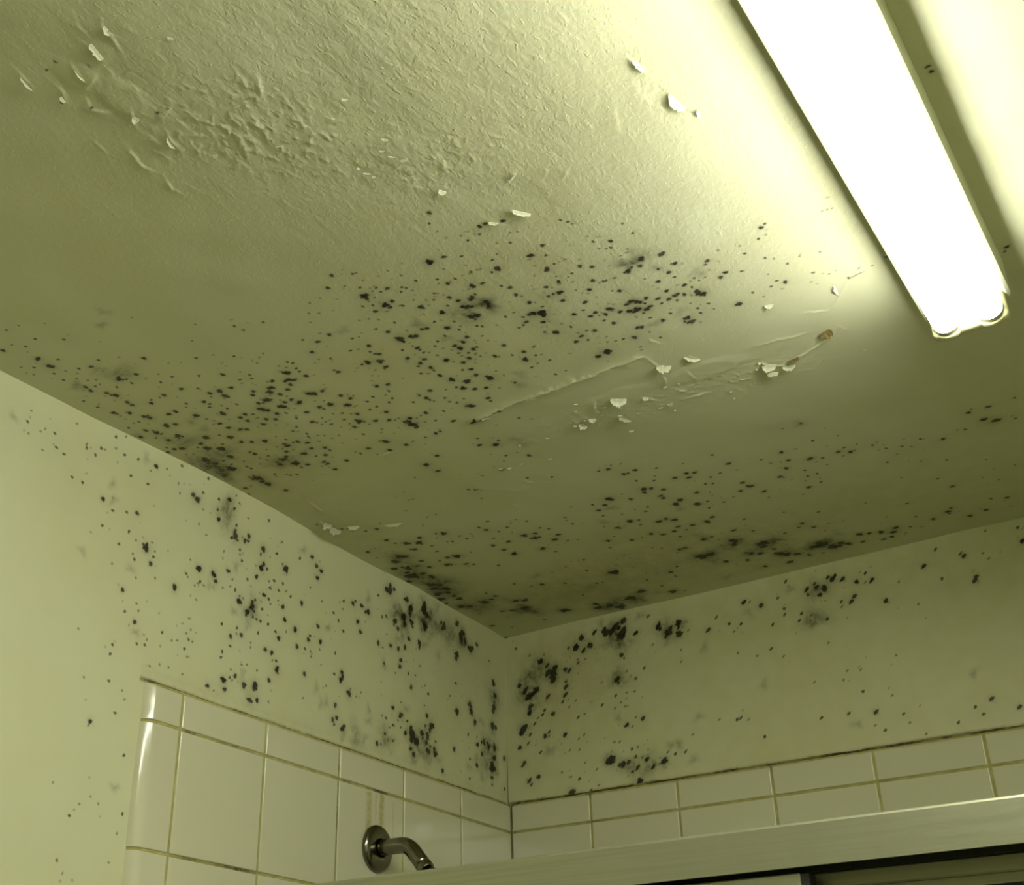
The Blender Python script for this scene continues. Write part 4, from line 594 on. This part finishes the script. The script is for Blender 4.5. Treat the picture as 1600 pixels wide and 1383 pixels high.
def grout(parent, axis, lo, hi, marks):
    u = steps(lo, hi, 0.003); v = steps(-0.56, -0.300, 0.0015, None, rows[-1], 12)
    g = np.zeros((len(u), len(v)))
    for a, b, su, sv, am in marks: g += am * gauss(u, v, a, b, su, sv)
    P = np.zeros((len(u), len(v), 3)); P[..., 2] = H + v[None]
    if axis == 'y':
        P[..., 0] = (-0.0016 - 0.0118 * np.clip(1 - (u + 0.8195) / 0.022, 0, 1) ** 3)[:, None]; P[..., 1] = u[:, None]
    else: P[..., 1] = 0.0016; P[..., 0] = u[:, None]
    o = surface('grout', P, dict(grime=g), M_GROUT, flip=(axis != 'y' and False))
    o.parent = parent
    return o
grout(tl, "y", -0.8175, 0.0, [(-0.361, -0.346, 0.022, 0.004, 1.0), (-0.44, -0.346, 0.012, 0.004, 0.7), (-0.745, -0.346, 0.012, 0.004, 0.9),
      (-0.648, -0.494, 0.04, 0.005, 1.0), (-0.73, -0.494, 0.02, 0.005, 0.7), (-0.4575, -0.40, 0.004, 0.07, 0.7), (-0.361, -0.36, 0.01, 0.02, 0.5),
      (0.0, -0.315, 0.01, 0.02, 0.9), (-0.68, -0.346, 0.03, 0.004, 0.4)])
grout(tb, 'x', 0.0, 1.53, [(0.0, -0.315, 0.008, 0.03, 1.0), (0.165, -0.346, 0.02, 0.004, 0.5), (0.1503, -0.302, 0.006, 0.006, 0.8), (0.60, -0.346, 0.05, 0.004, 0.25), (0.4575, -0.302, 0.006, 0.006, 0.7)])

# brown stained bead of caulk along the top of the tiles
def caulk(parent, axis, lo, hi):
    n = 160; bm = bmesh.new(); rings = []
    for i in range(n + 1):
        s = lo + (hi - lo) * i / n
        rad = 0.0018 + 0.0007 * math.sin(s * 61) * math.sin(s * 23 + 1) + random.uniform(-0.0002, 0.0003)
        ring = []
        for k in range(8):
            th = k * math.pi / 4
            o_, z_ = rad * math.cos(th), rad * math.sin(th)
            ring.append(bm.verts.new((-0.0100 + o_, s, H - 0.2972 + z_) if axis == 'y' else (s, 0.0068 - o_, H - 0.2972 + z_)))
        rings.append(ring)
    for A, B in zip(rings, rings[1:]):
        for k in range(8): bm.faces.new((A[k], A[(k + 1) % 8], B[(k + 1) % 8], B[k]))
    return from_bm('caulk_bead', bm, M_CAULK, parent, True)
m, nt, p = new_mat('stained_caulk'); b = NB(nt); co = b.coord()
c = b.mix(b.ramp(b.noise(co, 28, 4, 0.7), 0.38, 0.62), (0.27, 0.23, 0.08), (0.04, 0.032, 0.011))
b.link(c, p.inputs['Base Color']); p.inputs['Roughness'].default_value = 0.8
M_CAULK = m
caulk(tl, "y", -0.814, -0.004); caulk(tb, 'x', 0.0, 1.52)

# ------------------------------------------------------------ fluorescent light on the ceiling
fx = bpy.data.objects.new('fluorescent_light', None); COL.objects.link(fx)
LX, Y0, Y1 = 0.949, -0.640, -1.872
fx.location = (LX, (Y0 + Y1) / 2, H)
tag(fx, 'narrow white two-tube fluorescent strip light, switched on, mounted on the ceiling', 'ceiling light')
def fpart(name, bm, mat, parent=fx, smooth=False):
    o = from_bm(name, bm, mat, None, smooth)
    o.parent = parent
    if parent is fx: o.matrix_parent_inverse = Matrix.Translation((-LX, -(Y0 + Y1) / 2, -H))
    return o
bm = bmesh.new()
hw = 0.0415
prof = [(-hw, -0.0), (-hw, -0.041), (-hw + 0.003, -0.044), (-0.012, -0.044), (-0.008, -0.048), (0.008, -0.048), (0.012, -0.044), (hw - 0.003, -0.044), (hw, -0.041), (hw, 0.0)]
A = [bm.verts.new((LX + x, Y0 - 0.004, H + z)) for x, z in prof]; B = [bm.verts.new((LX + x, Y1 + 0.004, H + z)) for x, z in prof]
for k in range(len(prof)): bm.faces.new((A[k], A[(k + 1) % len(prof)], B[(k + 1) % len(prof)], B[k]))
bm.faces.new(A); bm.faces.new(B)
fpart('housing', bm, M_HOUSING)
TZ = -0.0620; TR = 0.0127; TO = 0.0205
for (ya, yb) in ((Y0, Y0 - 0.030), (Y1, Y1 + 0.030)):
    bm = bmesh.new()
    # holder: rounded plate standing across the end of the housing, with one round cup per tube
    s = 1 if yb < ya else -1
    box(bm, LX - 0.0365, LX + 0.0365, min(ya - s * 0.004, ya - s * 0.020), max(ya - s * 0.004, ya - s * 0.020), H - 0.0735, H - 0.030, 0.006, 4)
    hd = fpart('lamp_holder', bm, M_HOLDER, fx, True)
    for t in (-1, 1):
        bm = bmesh.new()
        lathe(bm, (LX + t * TO, ya - s * 0.011, H + TZ), (0, -s, 0), [(0, 0.0), (0, 0.0145), (0.002, 0.0152), (0.006, 0.0152), (0.007, 0.0145), (0.007, 0.0)], 40)
        fpart('socket_ring', bm, M_HOLDER, hd, True)
    bm = bmesh.new()
    box(bm, LX - 0.0368, LX + 0.0368, min(ya - s * 0.033, ya - s * 0.037), max(ya - s * 0.033, ya - s * 0.037), H - 0.054, H - 0.038, 0.0012, 1)
    fpart('retaining_clip', bm, M_HOLDER, fx)
for t in (-1, 1):
    bm = bmesh.new()
    tube(bm, [(LX + t * TO, Y0 - 0.0236, H + TZ), (LX + t * TO, Y1 + 0.0236, H + TZ)], TR, 40)
    tb_ = fpart('fluorescent_tube', bm, M_TUBE, fx, False)
    tb_.data.polygons.foreach_set('use_smooth', [len(q.vertices) == 4 for q in tb_.data.polygons])
    for ya, s in ((Y0, 1), (Y1, -1)):
        bm = bmesh.new()
        lathe(bm, (LX + t * TO, ya - s * 0.0165, H + TZ), (0, -s, 0), [(0, 0.0), (0, 0.0128), (0.006, 0.0131), (0.0072, 0.0128), (0.0072, 0.0)], 40)
        fpart('end_cap', bm, M_CAP, tb_, True)

# ------------------------------------------------------------ shower arm with flange
FC = Vector((0.0, -0.3705, H - 0.428))
sa = bpy.data.objects.new('shower_fixture', None); COL.objects.link(sa); sa.location = FC
tag(sa, 'tarnished chrome shower with round flange and bent arm on the tiled wall', 'shower')
def spart(name, bm, mat, par=sa, smooth=True):
    o = from_bm(name, bm, mat, None, smooth); o.parent = par
    if par is sa: o.matrix_parent_inverse = Matrix.Translation(-FC)
    return o
bm = bmesh.new()
lathe(bm, FC, (1, 0, 0), [(0.0003, 0.031), (0.0015, 0.0325), (0.004, 0.0325), (0.0065, 0.031), (0.0085, 0.0275), (0.0098, 0.022), (0.0106, 0.017), (0.0108, 0.0135), (0.0095, 0.0125), (0.0060, 0.0122)], 64)
spart('flange', bm, M_CHROME)
pts = []
R_ = 0.030; xs = 0.043; bend = math.radians(50)
for x in np.linspace(0.001, xs, 8): pts.append((x, FC.y, FC.z))
for a in np.linspace(0.08, bend, 12): pts.append((xs + R_ * math.sin(a), FC.y, FC.z - R_ * (1 - math.cos(a))))
ex, ez = math.cos(bend), -math.sin(bend)
lx, lz = pts[-1][0], pts[-1][2]
for q in np.linspace(0.006, 0.027, 4): pts.append((lx + ex * q, FC.y, lz + ez * q))
bm = bmesh.new(); tube(bm, pts, 0.0112, 40); spart('arm_pipe', bm, M_CHROME)
e0 = Vector(pts[-1]); dv_ = Vector((ex, 0, ez))
bm = bmesh.new()
lathe(bm, e0 - dv_ * 0.001, dv_, [(0, 0.0095), (0.0, 0.0112), (0.0008, 0.0118), (0.009, 0.0118), (0.010, 0.0112), (0.010, 0.009)], 40)
spart('collar_nut', bm, M_CHROME)
sh = bpy.data.objects.new('shower_head', None); COL.objects.link(sh); sh.parent = sa
hp = e0 + dv_ * 0.0105
sh.location = hp - FC
def hpart(name, prof, mat):
    bm = bmesh.new(); lathe(bm, hp, dv_, prof, 48)
    o = from_bm(name, bm, mat, None, True); o.parent = sh; o.matrix_parent_inverse = Matrix.Translation(-hp); return o
hpart('swivel_ball', [(0, 0.007), (0.002, 0.010), (0.008, 0.0125), (0.014, 0.012), (0.018, 0.009)], M_CHROME)
hpart('spray_body', [(0.017, 0.010), (0.022, 0.016), (0.034, 0.024), (0.046, 0.032), (0.052, 0.033), (0.054, 0.031)], M_HEAD)
hpart('spray_face', [(0.0535, 0.030), (0.056, 0.029), (0.0565, 0.020), (0.0565, 0.0)], M_BLACK)

# ------------------------------------------------------------ bathtub and sliding shower door
tub = bpy.data.objects.new('bathtub', None); COL.objects.link(tub); tub.location = (0.76, -0.41, 0)
tag(tub, 'white built-in bathtub under the shower between the tiled walls', 'bathtub')
bm = bmesh.new()
x0, x1, y0, y1, zt = 0.004, 1.53, -0.835, -0.006, 0.42
def ring(ix, iy, z, r, n=8):
    out = []
    a0, a1, b0, b1 = x0 + ix, x1 - ix, y0 + iy, y1 - iy
    for cx_, cy_, s0 in ((a1 - r, b1 - r, 0), (a0 + r, b1 - r, 90), (a0 + r, b0 + r, 180), (a1 - r, b0 + r, 270)):
        for k in range(n + 1):
            t = math.radians(s0 + 90 * k / n); out.append(bm.verts.new((cx_ + r * math.cos(t), cy_ + r * math.sin(t), z)))
    return out
rr = [ring(0, 0, 0.0, 0.004), ring(0, 0, zt - 0.01, 0.004), ring(0.006, 0.006, zt, 0.006), ring(0.07, 0.07, zt, 0.10), ring(0.085, 0.085, zt - 0.02, 0.10), ring(0.14, 0.11, 0.12, 0.12), ring(0.2, 0.17, 0.07, 0.10)]
for A, B in zip(rr, rr[1:]):
    for k in range(len(A)): bm.faces.new((A[k], A[(k + 1) % len(A)], B[(k + 1) % len(A)], B[k]))
bm.faces.new(rr[-1])
o = from_bm('tub_shell', bm, M_TUB, None, True); o.parent = tub; o.matrix_parent_inverse = Matrix.Translation(-tub.location)

door = bpy.data.objects.new('shower_door', None); COL.objects.link(door); door.location = (0.76, -0.77, zt)
tag(door, 'sliding shower door with wide satin aluminium header rail across the tub', 'shower door')
def dpart(name, bm, mat, par=door, smooth=False):
    o = from_bm(name, bm, mat, None, smooth); o.parent = par
    if par is door: o.matrix_parent_inverse = Matrix.Translation(-door.location)
    return o
YH = -0.80; ZT, ZB = H - 0.5545, H - 0.5892
bm = bmesh.new()
pr = [(YH, ZB), (YH, ZT - 0.0026), (YH + 0.0009, ZT - 0.0009), (YH + 0.0030, ZT), (YH + 0.054, ZT), (YH + 0.056, ZT - 0.002), (YH + 0.056, ZB - 0.016),
      (YH + 0.0535, ZB - 0.016), (YH + 0.0535, ZT - 0.003), (YH + 0.0026, ZT - 0.004), (YH + 0.0026, ZB)]
extrude_profile(bm, pr, 0.0015, 1.535)
dpart('header_rail', bm, M_ALU)
bm = bmesh.new(); box(bm, 0.0015, 1.535, YH + 0.027, YH + 0.029, ZB - 0.001, ZT - 0.004); dpart('track_divider', bm, M_BLACK)
for xa, xb in ((0.0015, 0.022), (1.515, 1.5355)):
    bm = bmesh.new(); box(bm, xa, xb, YH + 0.003, YH + 0.053, zt, ZB - 0.001, 0.002, 1); dpart('side_jamb', bm, M_ALU)
bm = bmesh.new(); box(bm, 0.023, 1.514, YH + 0.003, YH + 0.053, zt, zt + 0.022, 0.002, 1); dpart('bottom_track', bm, M_ALU)
def panel(xa, xb, yc, ztop, label):
    pe = bpy.data.objects.new('sliding_panel', None); COL.objects.link(pe); pe.parent = door
    pe.matrix_parent_inverse = Matrix.Translation(-door.location)
    pe['label'] = label
    def pp(name, bm, mat):
        o = from_bm(name, bm, mat, None, False); o.parent = pe; return o
    z0 = zt + 0.026
    bm = bmesh.new()
    box(bm, xa, xb, yc - 0.008, yc + 0.008, ztop - 0.013, ztop, 0.0012, 1)
    box(bm, xa, xb, yc - 0.004, yc + 0.008, ztop - 0.0205, ztop - 0.0132)
    box(bm, xa, xb, yc - 0.008, yc + 0.008, z0, z0 + 0.026, 0.0015, 1)
    box(bm, xa, xa + 0.018, yc - 0.0075, yc + 0.0075, z0 + 0.0262, ztop - 0.0207, 0.0015, 1)
    box(bm, xb - 0.018, xb, yc - 0.0075, yc + 0.0075, z0 + 0.0262, ztop - 0.0207, 0.0015, 1)
    pp('panel_frame', bm, M_ALU)
    bm = bmesh.new(); box(bm, xa + 0.0185, xb - 0.0185, yc - 0.0045, yc + 0.0045, ztop - 0.0240, ztop - 0.0208); pp('gasket', bm, M_BLACK)
    bm = bmesh.new(); box(bm, xa + 0.0185, xb - 0.0185, yc - 0.0025, yc + 0.0025, z0 + 0.0265, ztop - 0.0242); pp('glass_pane', bm, M_GLASS)
    bm = bmesh.new(); box(bm, xb + 0.0002, xb + 0.007, yc - 0.0075, yc + 0.0075, z0 + 0.01, ztop - 0.001); pp('gap_shade_strip', bm, M_BLACK)  # black strip standing in for the shadow in the gap beside the panel
    return pe, pp
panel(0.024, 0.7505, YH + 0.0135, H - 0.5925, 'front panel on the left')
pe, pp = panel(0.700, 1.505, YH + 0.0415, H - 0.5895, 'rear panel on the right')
bm = bmesh.new()
lathe(bm, (0.8262, YH + 0.0285, H - 0.6245), (0, 0, 1), [(0, 0.0055), (0.008, 0.0045), (0.016, 0.0020), (0.019, 0.0006)], 16)  # small pale pointed cone on the rear panel
pp('pale_tip', bm, M_PALE)
